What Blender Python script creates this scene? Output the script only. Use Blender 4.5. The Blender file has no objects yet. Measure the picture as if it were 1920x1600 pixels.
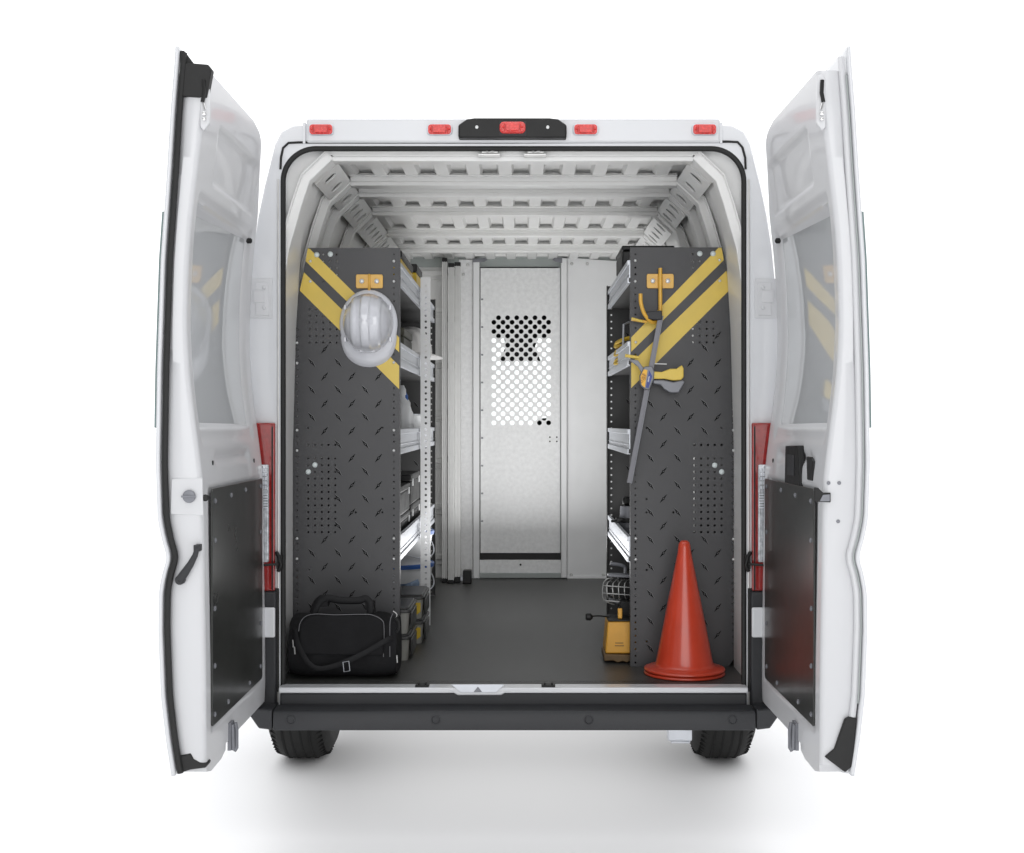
import bpy, bmesh, math, random
from mathutils import Vector, Matrix, geometry
random.seed(7)
R = math.radians
sc = bpy.context.scene
COL = sc.collection
# ------------------------------------------------------------------ camera, world, light, exposure
CX, CZ, D, F = 0.034, 1.36, 4.4, 2442.0
cam = bpy.data.objects.new('camera', bpy.data.cameras.new('camera'))
COL.objects.link(cam); sc.camera = cam
cam.location = (CX, -D, CZ); cam.rotation_euler = (R(90), 0, 0)
cam.data.sensor_width = 36; cam.data.lens = F*36/1920
cam.data.shift_x = -20/1920; cam.data.shift_y = -8/1920
cam.data.clip_end = 500; cam.data.clip_start = 0.05
w = bpy.data.worlds.new('World'); sc.world = w; w.use_nodes = True
bg = w.node_tree.nodes['Background']
WREAR, WFRONT, WTOP = 0.38, 1.5, 1.1
wn = w.node_tree
# studio surround: white cyclorama ahead and beside, plus added overhead brightness and a dimmer rear to balance the light
wtc = wn.nodes.new('ShaderNodeTexCoord'); wsp = wn.nodes.new('ShaderNodeSeparateXYZ')
wn.links.new(wtc.outputs['Generated'], wsp.inputs['Vector'])
def wmap(out, a, b, c, d):
    m_ = wn.nodes.new('ShaderNodeMapRange'); m_.interpolation_type = 'SMOOTHSTEP'
    for k_, v_ in zip(('From Min', 'From Max', 'To Min', 'To Max'), (a, b, c, d)): m_.inputs[k_].default_value = v_
    wn.links.new(out, m_.inputs['Value']); return m_.outputs['Result']
wadd = wn.nodes.new('ShaderNodeMath'); wadd.operation = 'ADD'
wn.links.new(wmap(wsp.outputs['Y'], -0.6, 0.3, WREAR, WFRONT), wadd.inputs[0])
wn.links.new(wmap(wsp.outputs['Z'], 0.45, 0.9, 0.0, WTOP), wadd.inputs[1])
wn.links.new(wadd.outputs[0], bg.inputs['Strength']); bg.inputs['Color'].default_value = (0.985, 0.99, 1.0, 1)
def area(name, loc, rot, sx, sy, power, col=(1, 1, 1)):
    l = bpy.data.lights.new(name, 'AREA'); l.shape = 'RECTANGLE'; l.size = sx; l.size_y = sy; l.energy = power; l.color = col
    o = bpy.data.objects.new(name, l); COL.objects.link(o); o.location = loc; o.rotation_euler = rot
    return o
area('softbox', (0.0, -13.0, 3.4), (R(83), 0, 0), 9.0, 5.0, 470)
area('bay_fill', (0.0, 1.30, 1.36), (R(80), 0, 0), 0.7, 0.8, 2.0)  # added fill without a fixture, brightens the partition
area('underbody_fill', (0.0, 1.3, 0.355), (0, 0, 0), 1.3, 2.7, 9)  # added fill under the van, lightens the ground shadow
area('bay_roof_fill', (0.0, 1.65, 0.74), (R(180), 0, 0), 0.55, 1.7, 15.5)  # added fill aimed upward to brighten the roof, no fixture there
sc.view_settings.view_transform = 'Standard'; sc.view_settings.look = 'None'
sc.view_settings.exposure = 0; sc.view_settings.gamma = 1; sc.view_settings.use_curve_mapping = False
sc.cycles.max_bounces = 14; sc.cycles.diffuse_bounces = 7; sc.cycles.glossy_bounces = 6; sc.cycles.transmission_bounces = 10
sc.cycles.use_denoising = True; sc.cycles.caustics_reflective = False; sc.cycles.caustics_refractive = False
# ------------------------------------------------------------------ helpers
def S(Y): return (D+Y)/F
def P(px, py, Y):
    s = S(Y); return Vector((CX+(px-980)*s, Y, CZ-(py-792)*s))
def mat(name, col, rough=0.5, metal=0.0, coat=0.0, var=0.0, scale=8.0, bump=0.0, bscale=60.0, trans=0.0, ior=1.5, detail=4, spec=0.5, dark=None):
    m = bpy.data.materials.new(name); m.use_nodes = True
    nt = m.node_tree; b = nt.nodes['Principled BSDF']
    b.inputs['Base Color'].default_value = (*col, 1); b.inputs['Roughness'].default_value = rough
    b.inputs['Metallic'].default_value = metal; b.inputs['Coat Weight'].default_value = coat
    b.inputs['Coat Roughness'].default_value = 0.04; b.inputs['Transmission Weight'].default_value = trans
    b.inputs['IOR'].default_value = ior; b.inputs['Specular IOR Level'].default_value = spec
    tc = nt.nodes.new('ShaderNodeTexCoord')
    if var:
        n = nt.nodes.new('ShaderNodeTexNoise'); n.inputs['Scale'].default_value = scale; n.inputs['Detail'].default_value = detail
        nt.links.new(tc.outputs['Object'], n.inputs['Vector'])
        r = nt.nodes.new('ShaderNodeValToRGB'); r.color_ramp.elements[0].position = 0.3; r.color_ramp.elements[1].position = 0.7
        lo = dark or tuple(c*(1-var) for c in col); hi = tuple(min(1, c*(1+var)) for c in col)
        r.color_ramp.elements[0].color = (*lo, 1); r.color_ramp.elements[1].color = (*hi, 1)
        nt.links.new(n.outputs['Fac'], r.inputs['Fac']); nt.links.new(r.outputs['Color'], b.inputs['Base Color'])
        mr = nt.nodes.new('ShaderNodeMapRange'); mr.inputs['To Min'].default_value = max(0.02, rough-0.08); mr.inputs['To Max'].default_value = min(1, rough+0.1)
        nt.links.new(n.outputs['Fac'], mr.inputs['Value']); nt.links.new(mr.outputs['Result'], b.inputs['Roughness'])
    if bump:
        n2 = nt.nodes.new('ShaderNodeTexNoise'); n2.inputs['Scale'].default_value = bscale; n2.inputs['Detail'].default_value = 3
        nt.links.new(tc.outputs['Object'], n2.inputs['Vector'])
        bp = nt.nodes.new('ShaderNodeBump'); bp.inputs['Strength'].default_value = bump; bp.inputs['Distance'].default_value = 0.002
        nt.links.new(n2.outputs['Fac'], bp.inputs['Height']); nt.links.new(bp.outputs['Normal'], b.inputs['Normal'])
    return m
M = {}
M['paint'] = mat('white_paint', (0.62, 0.63, 0.65), 0.3, coat=0.5, bump=0.03, bscale=9, var=0.02, scale=3)
M['door_paint'] = mat('white_door_paint', (0.57, 0.575, 0.59), 0.36, coat=0.4, spec=0.35, bump=0.02, bscale=7, var=0.015, scale=2)
M['inner'] = mat('white_inner_paint', (0.77, 0.77, 0.76), 0.34, coat=0.15, var=0.04, scale=3, bump=0.05, bscale=14)
M['galv'] = mat('galvanised', (0.78, 0.785, 0.785), 0.5, metal=0.15, var=0.08, scale=45, detail=6, bump=0.1, bscale=50)
M['panel_white'] = mat('partition_white', (0.80, 0.805, 0.81), 0.5, metal=0.1, var=0.03, scale=6)
M['rubber'] = mat('black_rubber', (0.018, 0.018, 0.018), 0.55, spec=0.3, bump=0.15, bscale=200, var=0.1, scale=30)
M['plastic'] = mat('dark_plastic', (0.026, 0.027, 0.030), 0.45, spec=0.35, bump=0.25, bscale=420, var=0.08, scale=6)
M['black'] = mat('black_plastic', (0.008, 0.008, 0.008), 0.45, spec=0.35, var=0.1, scale=20)
M['red'] = mat('red_lens', (0.27, 0.012, 0.011), 0.14, coat=1.0, var=0.15, scale=60)
M['redhot'] = mat('bright_red_lens', (0.62, 0.022, 0.018), 0.25, coat=0.3, var=0.2, scale=120, bump=0.4, bscale=300)
M['clearlens'] = mat('clear_lens', (0.55, 0.57, 0.6), 0.1, metal=0.5, coat=1.0, bump=1.0, bscale=70, var=0.35, scale=60)
M['tread'] = mat('shelf_panel_dark', (0.048, 0.048, 0.051), 0.46, var=0.05, scale=5, bump=0.12, bscale=600)
M['treadmark'] = mat('diamond_mark', (0.002, 0.002, 0.002), 0.8, spec=0.05)
M['treadhi'] = mat('diamond_highlight', (0.16, 0.16, 0.165), 0.35)  # paler tone for the painted highlight along each mark
M['dark'] = mat('dark_shelf_metal', (0.05, 0.05, 0.05), 0.5, var=0.1, scale=8)
M['yellow'] = mat('yellow_decal', (0.66, 0.48, 0.085), 0.45, var=0.05, scale=12)
M['yellowp'] = mat('yellow_paint', (0.66, 0.37, 0.045), 0.35, coat=0.15, var=0.08, scale=30)
M['yellowb'] = mat('yellow_plastic', (0.62, 0.42, 0.02), 0.4, var=0.08, scale=20)
M['orangey'] = mat('orange_yellow', (0.72, 0.37, 0.05), 0.45, var=0.06, scale=20)
M['brown'] = mat('brown_base', (0.14, 0.085, 0.035), 0.6, var=0.2, scale=30)
M['alu'] = mat('aluminium', (0.58, 0.60, 0.64), 0.36, metal=0.45, var=0.04, scale=14)
M['alu_dull'] = mat('aluminium_dull', (0.62, 0.62, 0.61), 0.4, metal=0.6, var=0.06, scale=20)
M['chrome'] = mat('chrome', (0.8, 0.8, 0.8), 0.15, metal=1.0, var=0.1, scale=60)
M['steel'] = mat('grey_steel', (0.19, 0.195, 0.215), 0.42, metal=0.25, var=0.08, scale=30)
M['zinc'] = mat('zinc_bolt', (0.68, 0.69, 0.69), 0.3, metal=0.4)
M['bar'] = mat('clamp_bar_steel', (0.13, 0.13, 0.145), 0.38, metal=0.35)
M['cap'] = mat('white_cap', (0.6, 0.66, 0.66), 0.35, coat=0.3)
M['cone'] = mat('cone_orange', (0.50, 0.046, 0.018), 0.30, coat=0.3, var=0.08, scale=9, bump=0.15, bscale=40)
M['hat'] = mat('hat_white', (0.62, 0.63, 0.67), 0.22, coat=0.7, var=0.02, scale=8)
M['hat2'] = mat('hat_grey_white', (0.62, 0.61, 0.6), 0.4, var=0.04, scale=12)
M['fabric'] = mat('black_fabric', (0.010, 0.010, 0.011), 0.8, spec=0.2, bump=0.6, bscale=90, var=0.25, scale=10)
M['web'] = mat('black_webbing', (0.006, 0.006, 0.007), 0.65, spec=0.3, bump=0.5, bscale=300)
M['piping'] = mat('grey_piping', (0.17, 0.17, 0.18), 0.4)
M['mat'] = mat('floor_rubber', (0.052, 0.052, 0.050), 0.44, spec=0.5, var=0.4, scale=3.2, bump=0.5, bscale=120, detail=8)
M['trim'] = mat('door_trim_dark', (0.026, 0.027, 0.025), 0.3, coat=0.12, var=0.06, scale=5)
M['tyre'] = mat('tyre_rubber', (0.014, 0.014, 0.0135), 0.66, spec=0.3, bump=0.3, bscale=90, var=0.15, scale=14)
M['groove'] = mat('tyre_groove', (0.004, 0.004, 0.004), 0.9)
M['bin'] = mat('grey_bin', (0.30, 0.30, 0.275), 0.4, var=0.05, scale=12)
M['binlid'] = mat('dark_lid', (0.05, 0.05, 0.05), 0.4, var=0.1, scale=12)
M['bucket'] = mat('bucket_white', (0.62, 0.63, 0.64), 0.4, var=0.04, scale=12)
M['blue'] = mat('blue_plastic', (0.03, 0.10, 0.33), 0.4, var=0.1, scale=15)
M['tarp'] = mat('blue_grey_cloth', (0.16, 0.22, 0.32), 0.6, var=0.25, scale=20, bump=0.8, bscale=30)
M['rope'] = mat('yellow_rope', (0.55, 0.36, 0.02), 0.7, bump=1.0, bscale=140, var=0.3, scale=60)
M['ground'] = mat('studio_floor', (0.87, 0.87, 0.875), 0.8, spec=0.2)
M['header'] = mat('grey_header', (0.34, 0.37, 0.36), 0.4, var=0.05, scale=6)
M['olive'] = mat('olive_case', (0.06, 0.06, 0.04), 0.5, var=0.1, scale=10)
M['label_blue'] = mat('label_blue', (0.01, 0.03, 0.22), 0.35)
M['label_yellow'] = mat('label_yellow', (0.8, 0.42, 0.01), 0.35)
M['label_dark'] = mat('label_dark', (0.16, 0.03, 0.02), 0.5)
M['glass'] = mat('tinted_glass', (0.50, 0.515, 0.53), 0.04, trans=0.0, ior=1.5, coat=0.35)
M['glassedge'] = mat('glass_edge', (0.15, 0.2, 0.2), 0.2, coat=1.0)
M['clear'] = mat('windscreen_glass', (0.78, 0.82, 0.81), 0.0, trans=1.0, ior=1.01)
W = {}
class MB:
    def __init__(s): s.v = []; s.f = []; s.m = []
    def add(s, vs, fs, m=0):
        n = len(s.v); s.v += [Vector(a) for a in vs]
        s.f += [[i+n for i in f] for f in fs]; s.m += [m]*len(fs); return s
    def box(s, x0, x1, y0, y1, z0, z1, m=0, mt=None):
        vs = [Vector((x, y, z)) for x in (x0, x1) for y in (y0, y1) for z in (z0, z1)]
        if mt: vs = [mt @ a for a in vs]
        return s.add(vs, [(0, 1, 3, 2), (4, 6, 7, 5), (0, 4, 5, 1), (2, 3, 7, 6), (0, 2, 6, 4), (1, 5, 7, 3)], m)
    def prism(s, pts, d, m=0):
        """pts: 3D planar polygon, d: extrusion vector"""
        n = len(pts); pts = [Vector(p) for p in pts]; d = Vector(d)
        return s.add(pts+[p+d for p in pts], [list(range(n))[::-1], list(range(n, 2*n))]+[(i, (i+1) % n, n+(i+1) % n, n+i) for i in range(n)], m)
    def tube(s, pts, r, n=10, m=0, closed=False, flat=1.0, up=None):
        pts = [Vector(p) for p in pts]; k = len(pts); rr = r if isinstance(r, (list, tuple)) else [r]*k
        rings = []; prev = None
        for i, p in enumerate(pts):
            a = pts[(i-1) % k] if (closed or i > 0) else p; b = pts[(i+1) % k] if (closed or i < k-1) else p
            t = (b-a).normalized()
            if prev is None:
                ref = Vector(up) if up else (Vector((0, 0, 1)) if abs(t.z) < 0.9 else Vector((1, 0, 0)))
                u = t.cross(ref).normalized()
            else:
                u = (prev-t*prev.dot(t)).normalized()
            prev = u; v = t.cross(u)
            rings.append([p+(u*math.cos(2*math.pi*j/n)*rr[i]+v*math.sin(2*math.pi*j/n)*rr[i]*flat) for j in range(n)])
        vs = [q for g in rings for q in g]; fs = []
        for i in range(k if closed else k-1):
            i2 = (i+1) % k
            for j in range(n): fs.append((i*n+j, i*n+(j+1) % n, i2*n+(j+1) % n, i2*n+j))
        if not closed: fs += [list(range(n))[::-1], [(k-1)*n+j for j in range(n)]]
        return s.add(vs, fs, m)
    def lathe(s, prof, c, axis='Z', n=32, m=0):
        """prof list of (r, h)"""
        c = Vector(c); vs = []; fs = []
        for r, h in prof:
            for j in range(n):
                a = 2*math.pi*j/n; q = (r*math.cos(a), r*math.sin(a), h)
                if axis == 'Y': q = (q[0], q[2], q[1])
                if axis == 'X': q = (q[2], q[0], q[1])
                vs.append(c+Vector(q))
        for i in range(len(prof)-1):
            for j in range(n): fs.append((i*n+j, i*n+(j+1) % n, (i+1)*n+(j+1) % n, (i+1)*n+j))
        fs += [list(range(n)), [(len(prof)-1)*n+j for j in range(n)]]
        return s.add(vs, fs, m)
    def build(s, name, mats, parent=None, bevel=0, seg=2, smooth=False, sub=0, angle=40):
        off = W.get(parent.name, Vector((0, 0, 0))) if parent else Vector((0, 0, 0))
        me = bpy.data.meshes.new(name)
        me.from_pydata([tuple(a-off) for a in s.v], [], s.f)
        for mm in (mats if isinstance(mats, (list, tuple)) else [mats]): me.materials.append(M[mm])
        for p, k in zip(me.polygons, s.m): p.material_index = k
        b = bmesh.new(); b.from_mesh(me); bmesh.ops.recalc_face_normals(b, faces=b.faces); b.to_mesh(me); b.free()
        o = bpy.data.objects.new(name, me); COL.objects.link(o)
        if parent: o.parent = parent
        W[o.name] = off.copy()
        if bevel:
            q = o.modifiers.new('b', 'BEVEL'); q.width = bevel; q.segments = seg; q.limit_method = 'ANGLE'; q.angle_limit = R(35); q.harden_normals = False
        if sub:
            q = o.modifiers.new('s', 'SUBSURF'); q.levels = sub; q.render_levels = sub
        if smooth or bevel or sub:
            for p in me.polygons: p.use_smooth = True
            if not sub: me.set_sharp_from_angle(angle=R(angle))
        return o
def tag(o, label, cat, group=None, kind=None):
    if label: o['label'] = label
    if cat: o['category'] = cat
    if group: o['group'] = group
    if kind: o['kind'] = kind
    return o
def thing(name, label, cat, loc=(0, 0, 0), group=None):
    o = bpy.data.objects.new(name, None); COL.objects.link(o); o.location = loc; o.empty_display_size = 0.1
    W[o.name] = Vector(loc); return tag(o, label, cat, group)
def copy_tree(o, parent=None):
    c = o.copy(); COL.objects.link(c)
    if parent: c.parent = parent
    for ch in list(o.children): copy_tree(ch, c)
    return c
def plate(mb, outline, holes, to3, depth, m=0):
    """outline, holes: 2D polygons; to3(u,v,w) -> 3D; real holes cut through"""
    pts = []; edges = []
    for poly in [outline]+holes:
        n = len(pts); k = len(poly); pts += [Vector(p) for p in poly]; edges += [(n+i, n+(i+1) % k) for i in range(k)]
    vo, eo, fo, _, _, _ = geometry.delaunay_2d_cdt(pts, edges, [], 1, 1e-6)
    def inside(p, poly):
        c = False; j = len(poly)-1
        for i in range(len(poly)):
            if (poly[i][1] > p.y) != (poly[j][1] > p.y) and p.x < (poly[j][0]-poly[i][0])*(p.y-poly[i][1])/(poly[j][1]-poly[i][1])+poly[i][0]: c = not c
            j = i
        return c
    bb = [(min(q[0] for q in h), max(q[0] for q in h), min(q[1] for q in h), max(q[1] for q in h)) for h in holes]
    keep = []
    for f in fo:
        c = sum((vo[i] for i in f), Vector((0, 0)))/len(f)
        if not inside(c, outline): continue
        if any(a <= c.x <= b and e <= c.y <= g and inside(c, h) for h, (a, b, e, g) in zip(holes, bb)): continue
        keep.append(list(f))
    n = len(vo)
    cnt = {}
    for f in keep:
        for i in range(len(f)):
            e = (f[i], f[(i+1) % len(f)]); cnt[tuple(sorted(e))] = cnt.get(tuple(sorted(e)), 0)+1
    vs = [to3(p.x, p.y, 0) for p in vo]+[to3(p.x, p.y, depth) for p in vo]
    fs = keep+[[i+n for i in f[::-1]] for f in keep]
    for f in keep:
        for i in range(len(f)):
            a, b = f[i], f[(i+1) % len(f)]
            if cnt[tuple(sorted((a, b)))] == 1: fs.append((a, b, b+n, a+n))
    return mb.add(vs, fs, m)
def circ(x, y, r, n=10): return [(x+r*math.cos(2*math.pi*i/n), y+r*math.sin(2*math.pi*i/n)) for i in range(n)]
def lerp(tab, z):
    if z <= tab[0][0]: return tab[0][1]
    for (a, b), (c, d) in zip(tab, tab[1:]):
        if z <= c:
            t = (z-a)/(c-a); return b+(d-b)*t
    return tab[-1][1]
def slerp(tab, z, h=0.05):
    return sum(lerp(tab, z+k*h) for k in (-2, -1, 0, 1, 2))/5
def rrect(x0, x1, z0, z1, rt, rb, n=10):
    pts = []
    for cx_, cz_, r, a0 in ((x1-rt, z1-rt, rt, 0), (x0+rt, z1-rt, rt, 90), (x0+rb, z0+rb, rb, 180), (x1-rb, z0+rb, rb, 270)):
        for i in range(n+1):
            a = R(a0+90*i/n); pts.append((cx_+r*math.cos(a), cz_+r*math.sin(a)))
    return pts
def smooth01(t): t = max(0, min(1, t)); return t*t*(3-2*t)
FLOOR = 0.4735
# ------------------------------------------------------------------ ground
g = MB().add([(-90, -60, 0), (90, -60, 0), (90, 160, 0), (-90, 160, 0)], [(0, 1, 2, 3)]).build('ground', 'ground')
g['kind'] = 'structure'
# ------------------------------------------------------------------ van
van = thing('cargo_van', 'white high-roof cargo van seen from behind with both rear doors wide open', 'van', (0, 0, 0))
# outer half profile at the rear, X>0, going from roof centre to sill
prof = [(0.0, 2.378), (0.40, 2.376), (0.66, 2.372), (0.745, 2.366), (0.785, 2.345), (0.807, 2.302), (0.822, 2.24), (0.842, 2.16), (0.863, 2.06), (0.880, 1.95), (0.895, 1.8), (0.908, 1.5), (0.912, 1.15), (0.90, 0.8), (0.895, 0.6), (0.885, 0.42), (0.86, 0.36)]
full = [(-x, z) for x, z in reversed(prof[1:])]+prof
def sect(Y):
    k = 1+0.115*smooth01(Y/0.9); kz = 0.035*smooth01(Y/1.5)
    out = []
    for x, z in full: out.append(Vector((x*(k if z < 1.9 else 1+(k-1)*max(0.4, 1-(z-1.9)*1.2)), Y, z+(kz*max(0, (z-2.2)/0.18) if z > 2.2 else 0))))
    return out
ys = [0.0, 0.02, 0.08, 0.2, 0.4, 0.65, 0.9, 1.3, 2.0, 3.05]
mb = MB(); n = len(full); vs = []
for i, Y in enumerate(ys):
    q = sect(Y)
    if i == 0: q = [Vector((p.x*0.994, 0.0, (p.z-1.36)*0.994+1.36)) for p in q]
    vs += q
mb.add(vs, [(i*n+j, i*n+j+1, (i+1)*n+j+1, (i+1)*n+j) for i in range(len(ys)-1) for j in range(n-1)])
# rear frame face with the door opening cut out
SX0, SX1, SZ0, SZ1 = -0.775, 0.781, 0.43, 2.286
open2 = rrect(SX0-0.004, SX1+0.004, 0.30, SZ1+0.004, 0.115, 0.02)
out2 = [(p.x, p.z) for p in [Vector((a.x*0.994, 0, (a.z-1.36)*0.994+1.36)) for a in sect(0)]]
plate(mb, out2, [[(x, max(z, 0.372)) for x, z in rrect(SX0-0.004, SX1+0.004, 0.372, SZ1+0.004, 0.115, 0.01)]], lambda u, v, w_: Vector((u, w_, v)), 0.02)
# returns of the opening into the body
rp = rrect(SX0-0.004, SX1+0.004, 0.372, SZ1+0.004, 0.115, 0.01); k = len(rp)
mb.add([(x, 0.0, z) for x, z in rp]+[(x, 0.05, z) for x, z in rp], [(i, (i+1) % k, k+(i+1) % k, k+i) for i in range(k)])
mb.build('body_shell', 'paint', van, smooth=True, angle=50)
# cab ahead of the partition
mb = MB()
side = [(3.05, .36), (3.05, 2.40), (3.6, 2.37), (3.95, 2.16), (4.75, 1.32), (5.3, 1.16), (5.45, .9), (5.45, .36)]
for x in (-0.995, 0.965): mb.prism([(x, y, z) for y, z in side], (0.03, 0, 0))
for (a, b) in zip(side[1:3], side[2:4]): mb.prism([(-.965, a[0], a[1]), (-.965, b[0], b[1]), (-.965, b[0], b[1]-.03), (-.965, a[0], a[1]-.03)], (1.93, 0, 0))
for (a, b) in zip(side[4:7], side[5:8]): mb.prism([(-.965, a[0], a[1]), (-.965, b[0], b[1]), (-.965, b[0]-.03, b[1]-.02), (-.965, a[0]-.03, a[1]-.02)], (1.93, 0, 0))
mb.box(-.965, .965, 3.05, 5.42, .33, .36)
mb.build('cab_shell', 'paint', van, bevel=0.004)
hb = MB(); hb.box(-.96, .96, 3.1, 3.58, 2.26, 2.33).prism([(-.96, 3.6, 2.33), (-.96, 3.93, 2.12), (-.96, 3.98, 1.90), (-.96, 3.9, 1.90), (-.96, 3.58, 2.2)], (1.92, 0, 0))
hb.build('headliner', 'black', van)
MB().box(-.96, .96, 4.2, 4.7, .9, 1.30).build('dashboard', 'black', van, bevel=0.03)
MB().prism([(-.94, 3.96, 1.93), (-.94, 4.74, 1.31), (-.94, 4.745, 1.315), (-.94, 3.965, 1.935)], (1.88, 0, 0)).build('windscreen', 'clear', van)
a = MB(); q = [P(944, 628, 3.9), P(1012, 628, 3.9), P(1003, 650, 3.9), P(1014, 677, 3.9), P(937, 677, 3.9), P(948, 650, 3.9)]
a.prism(q, (0, 0.05, 0)).build('rear_view_mirror', 'black', van, bevel=0.006)
MB().box(.11, .62, 3.45, 3.6, .6, 1.385).build('cab_seat', 'black', van, bevel=.05, seg=4)
# roof cap: shallow notch lines and corner caps
for sx in (-1, 1):
    x = sx*0.7035
    MB().box(x-.0045, x+.0045, -0.006, 0.9, 2.30, 2.372).build('roof_seam', 'paint', van, bevel=.001)
mb = MB().box(-.695, .70, -.012, .25, 2.302, 2.384); mb.build('roof_cap', 'paint', van, bevel=.008, seg=3)
# dark outline gap and seals
def ring(rect, rt, rb, Y, r, name, mt, flat=1.0, half=False, parent=van):
    pts = rrect(*rect, rt, rb, 14)
    if half: pts = [p for p in pts if p[1] > half]; 
    mb = MB()
    if half:
        pts = sorted(pts, key=lambda p: math.atan2(p[1]-1.0, p[0]))
        mb.tube([(x, Y, z) for x, z in pts], r, 10)
    else: mb.tube([(x, Y, z) for x, z in pts], r, 10, closed=True, flat=flat)
    return mb.build(name, mt, parent, smooth=True)
ring((SX0-.002, SX1+.002, .44, SZ1), .112, .02, 0.006, .0098, 'door_seal', 'rubber')
mb = MB()
L = [P(526, 318, 0), P(527, 296, 0), P(531, 278, 0), P(541, 268.5, 0), P(560, 267.5, 0), P(961, 267.5, 0)]
Rr = [P(1365, 266, 0), P(1383, 267, 0), P(1392, 277, 0), P(1397, 296, 0), P(1398, 318, 0)]
mb.tube([p+Vector((0, -.002, 0)) for p in L+Rr], .004, 8).build('upper_seal', 'black', van, smooth=True)
for sx, x in ((-1, SX0-.017), (1, SX1+.017)): MB().tube([(x, -.001, .40), (x, -.001, 2.18)], .0035, 8).build('pillar_lip', 'alu_dull', van, smooth=True)  # grey tone stands in for shading along the painted lip
fp_ = MB(); nw = [(.80, FLOOR), (.80, 1.25), (.788, 1.7), (.770, 2.0), (.745, 2.12), (.70, 2.215), (.655, 2.262), (.60, 2.279)]
hole_ = [(x, z) for x, z in nw]+[(-x, z) for x, z in reversed(nw)]
plate(fp_, [(-.86, .42), (.86, .42), (.86, 1.9), (.80, 2.30), (-.80, 2.30), (-.86, 1.9)], [hole_], lambda u, v, w_: Vector((u, .051+w_, v)), .004)
fp_.build('inner_frame', 'inner', van)
for sx in (-1, 1):
    t_ = MB(); k = len(nw); t_.add([(sx*x, y, z) for y in (.055, .325) for x, z in nw[:6]]+[(sx*(x+.02), y, z) for y in (.055, .325) for x, z in nw[:6]], [(j+o_, j+1+o_, 6+j+1+o_, 6+j+o_) for j in range(5) for o_ in (0, 12)]+[(6+j, 6+j+1, 18+j+1, 18+j) for j in range(5)])
    t_.build('inner_trim', 'inner', van, smooth=True, angle=60)
# interior: walls, roof, ribs
BOWS = [0.08, 0.54, 0.79, 1.25, 1.88, 2.44]
wallp = [(-.585, 2.318), (-.635, 2.318), (-.70, 2.262), (-.765, 2.10), (-.80, 1.95), (-.85, 1.6), (-.872, 1.2), (-.872, FLOOR)]
for sx in (-1, 1):
    mb = MB(); k = len(wallp)
    vs = [(-sx*x*(-1) if False else (x if sx < 0 else -x), Y, z) for Y in (0.05, 3.04) for x, z in wallp]
    mb.add(vs, [(j, j+1, k+j+1, k+j) for j in range(k-1)])
    # stamped long ribs on the wall
    for z0 in (0.62, .80, .98, 1.16, 1.34, 1.52):
        xw = .872 if z0 < 1.25 else .862 if z0 < 1.4 else .85
        mb.box(sx*(xw-.022), sx*xw, .45, 3.0, z0, z0+.05)
    mb.build('side_wall', 'inner', van, smooth=True, angle=25)
mb = MB()                                            # roof sheet with lengthwise stamped ribs
pitch = .117; x = -.70; pts = []
while x < .70:
    pts += [(x, 2.309), (x+.052, 2.309), (x+.061, 2.288), (x+.108, 2.288)]; x += pitch
pts = [p for p in pts if -.66 < p[0] < .66]
k = len(pts); YR = [0.05, 3.04]
mb.add([(x, Y, z) for Y in YR for x, z in pts], [(j, j+1, k+j+1, k+j) for j in range(k-1)])
mb.build('roof_sheet', 'inner', van)
for i, Y in enumerate(BOWS):
    mb = MB(); wv = .03
    # C-profile bow with flanges
    mb.box(-.617, .617, Y-wv, Y+wv, 2.252, 2.268)
    mb.box(-.617, .617, Y-wv, Y-wv+.006, 2.268, 2.300)
    mb.box(-.617, .617, Y+wv-.006, Y+wv, 2.268, 2.300)
    mb.box(-.617, .617, Y-wv-.022, Y-wv, 2.284, 2.290)
    mb.box(-.617, .617, Y+wv, Y+wv+.022, 2.284, 2.290)
    mb.build('roof_bow', 'inner', van, bevel=.003)
    for sx in (-1, 1):
        mb = MB()
        path = [(.613, 2.262), (.694, 2.185), (.722, 2.10), (.765, 1.95), (.812, 1.62), (.838, 1.2), (.842, FLOOR)]
        def offs(dd):
            out = []
            for i_, (x0, z0) in enumerate(path):
                a_, b_ = path[max(0, i_-1)], path[min(len(path)-1, i_+1)]; tv = Vector((b_[0]-a_[0], 0, b_[1]-a_[1])).normalized()
                nr = Vector((-tv.z, 0, tv.x)); nr = nr if nr.x > 0 else -nr
                out.append(Vector((sx*(x0+nr.x*dd), 0, z0+nr.z*dd)))
            return out
        for yy0, yy1, d0, d1 in ((Y-wv, Y+wv, 0, .035), (Y-wv-.025, Y+wv+.025, .028, .034)):
            a0, a1 = offs(d0), offs(d1); kk = len(a0)
            v_ = [p+Vector((0, yy, 0)) for yy in (yy0, yy1) for p in a0+a1]
            f_ = []
            for q_ in range(kk-1):
                f_ += [(q_, q_+1, 2*kk+q_+1, 2*kk+q_), (kk+q_, kk+q_+1, 3*kk+q_+1, 3*kk+q_), (q_, q_+1, kk+q_+1, kk+q_), (2*kk+q_, 2*kk+q_+1, 3*kk+q_+1, 3*kk+q_)]
            f_ += [(0, kk, 3*kk, 2*kk), (kk-1, 2*kk-1, 4*kk-1, 3*kk-1)]
            mb.add(v_, f_)
        mb.build('side_pillar', 'inner', van, bevel=.003)
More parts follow.
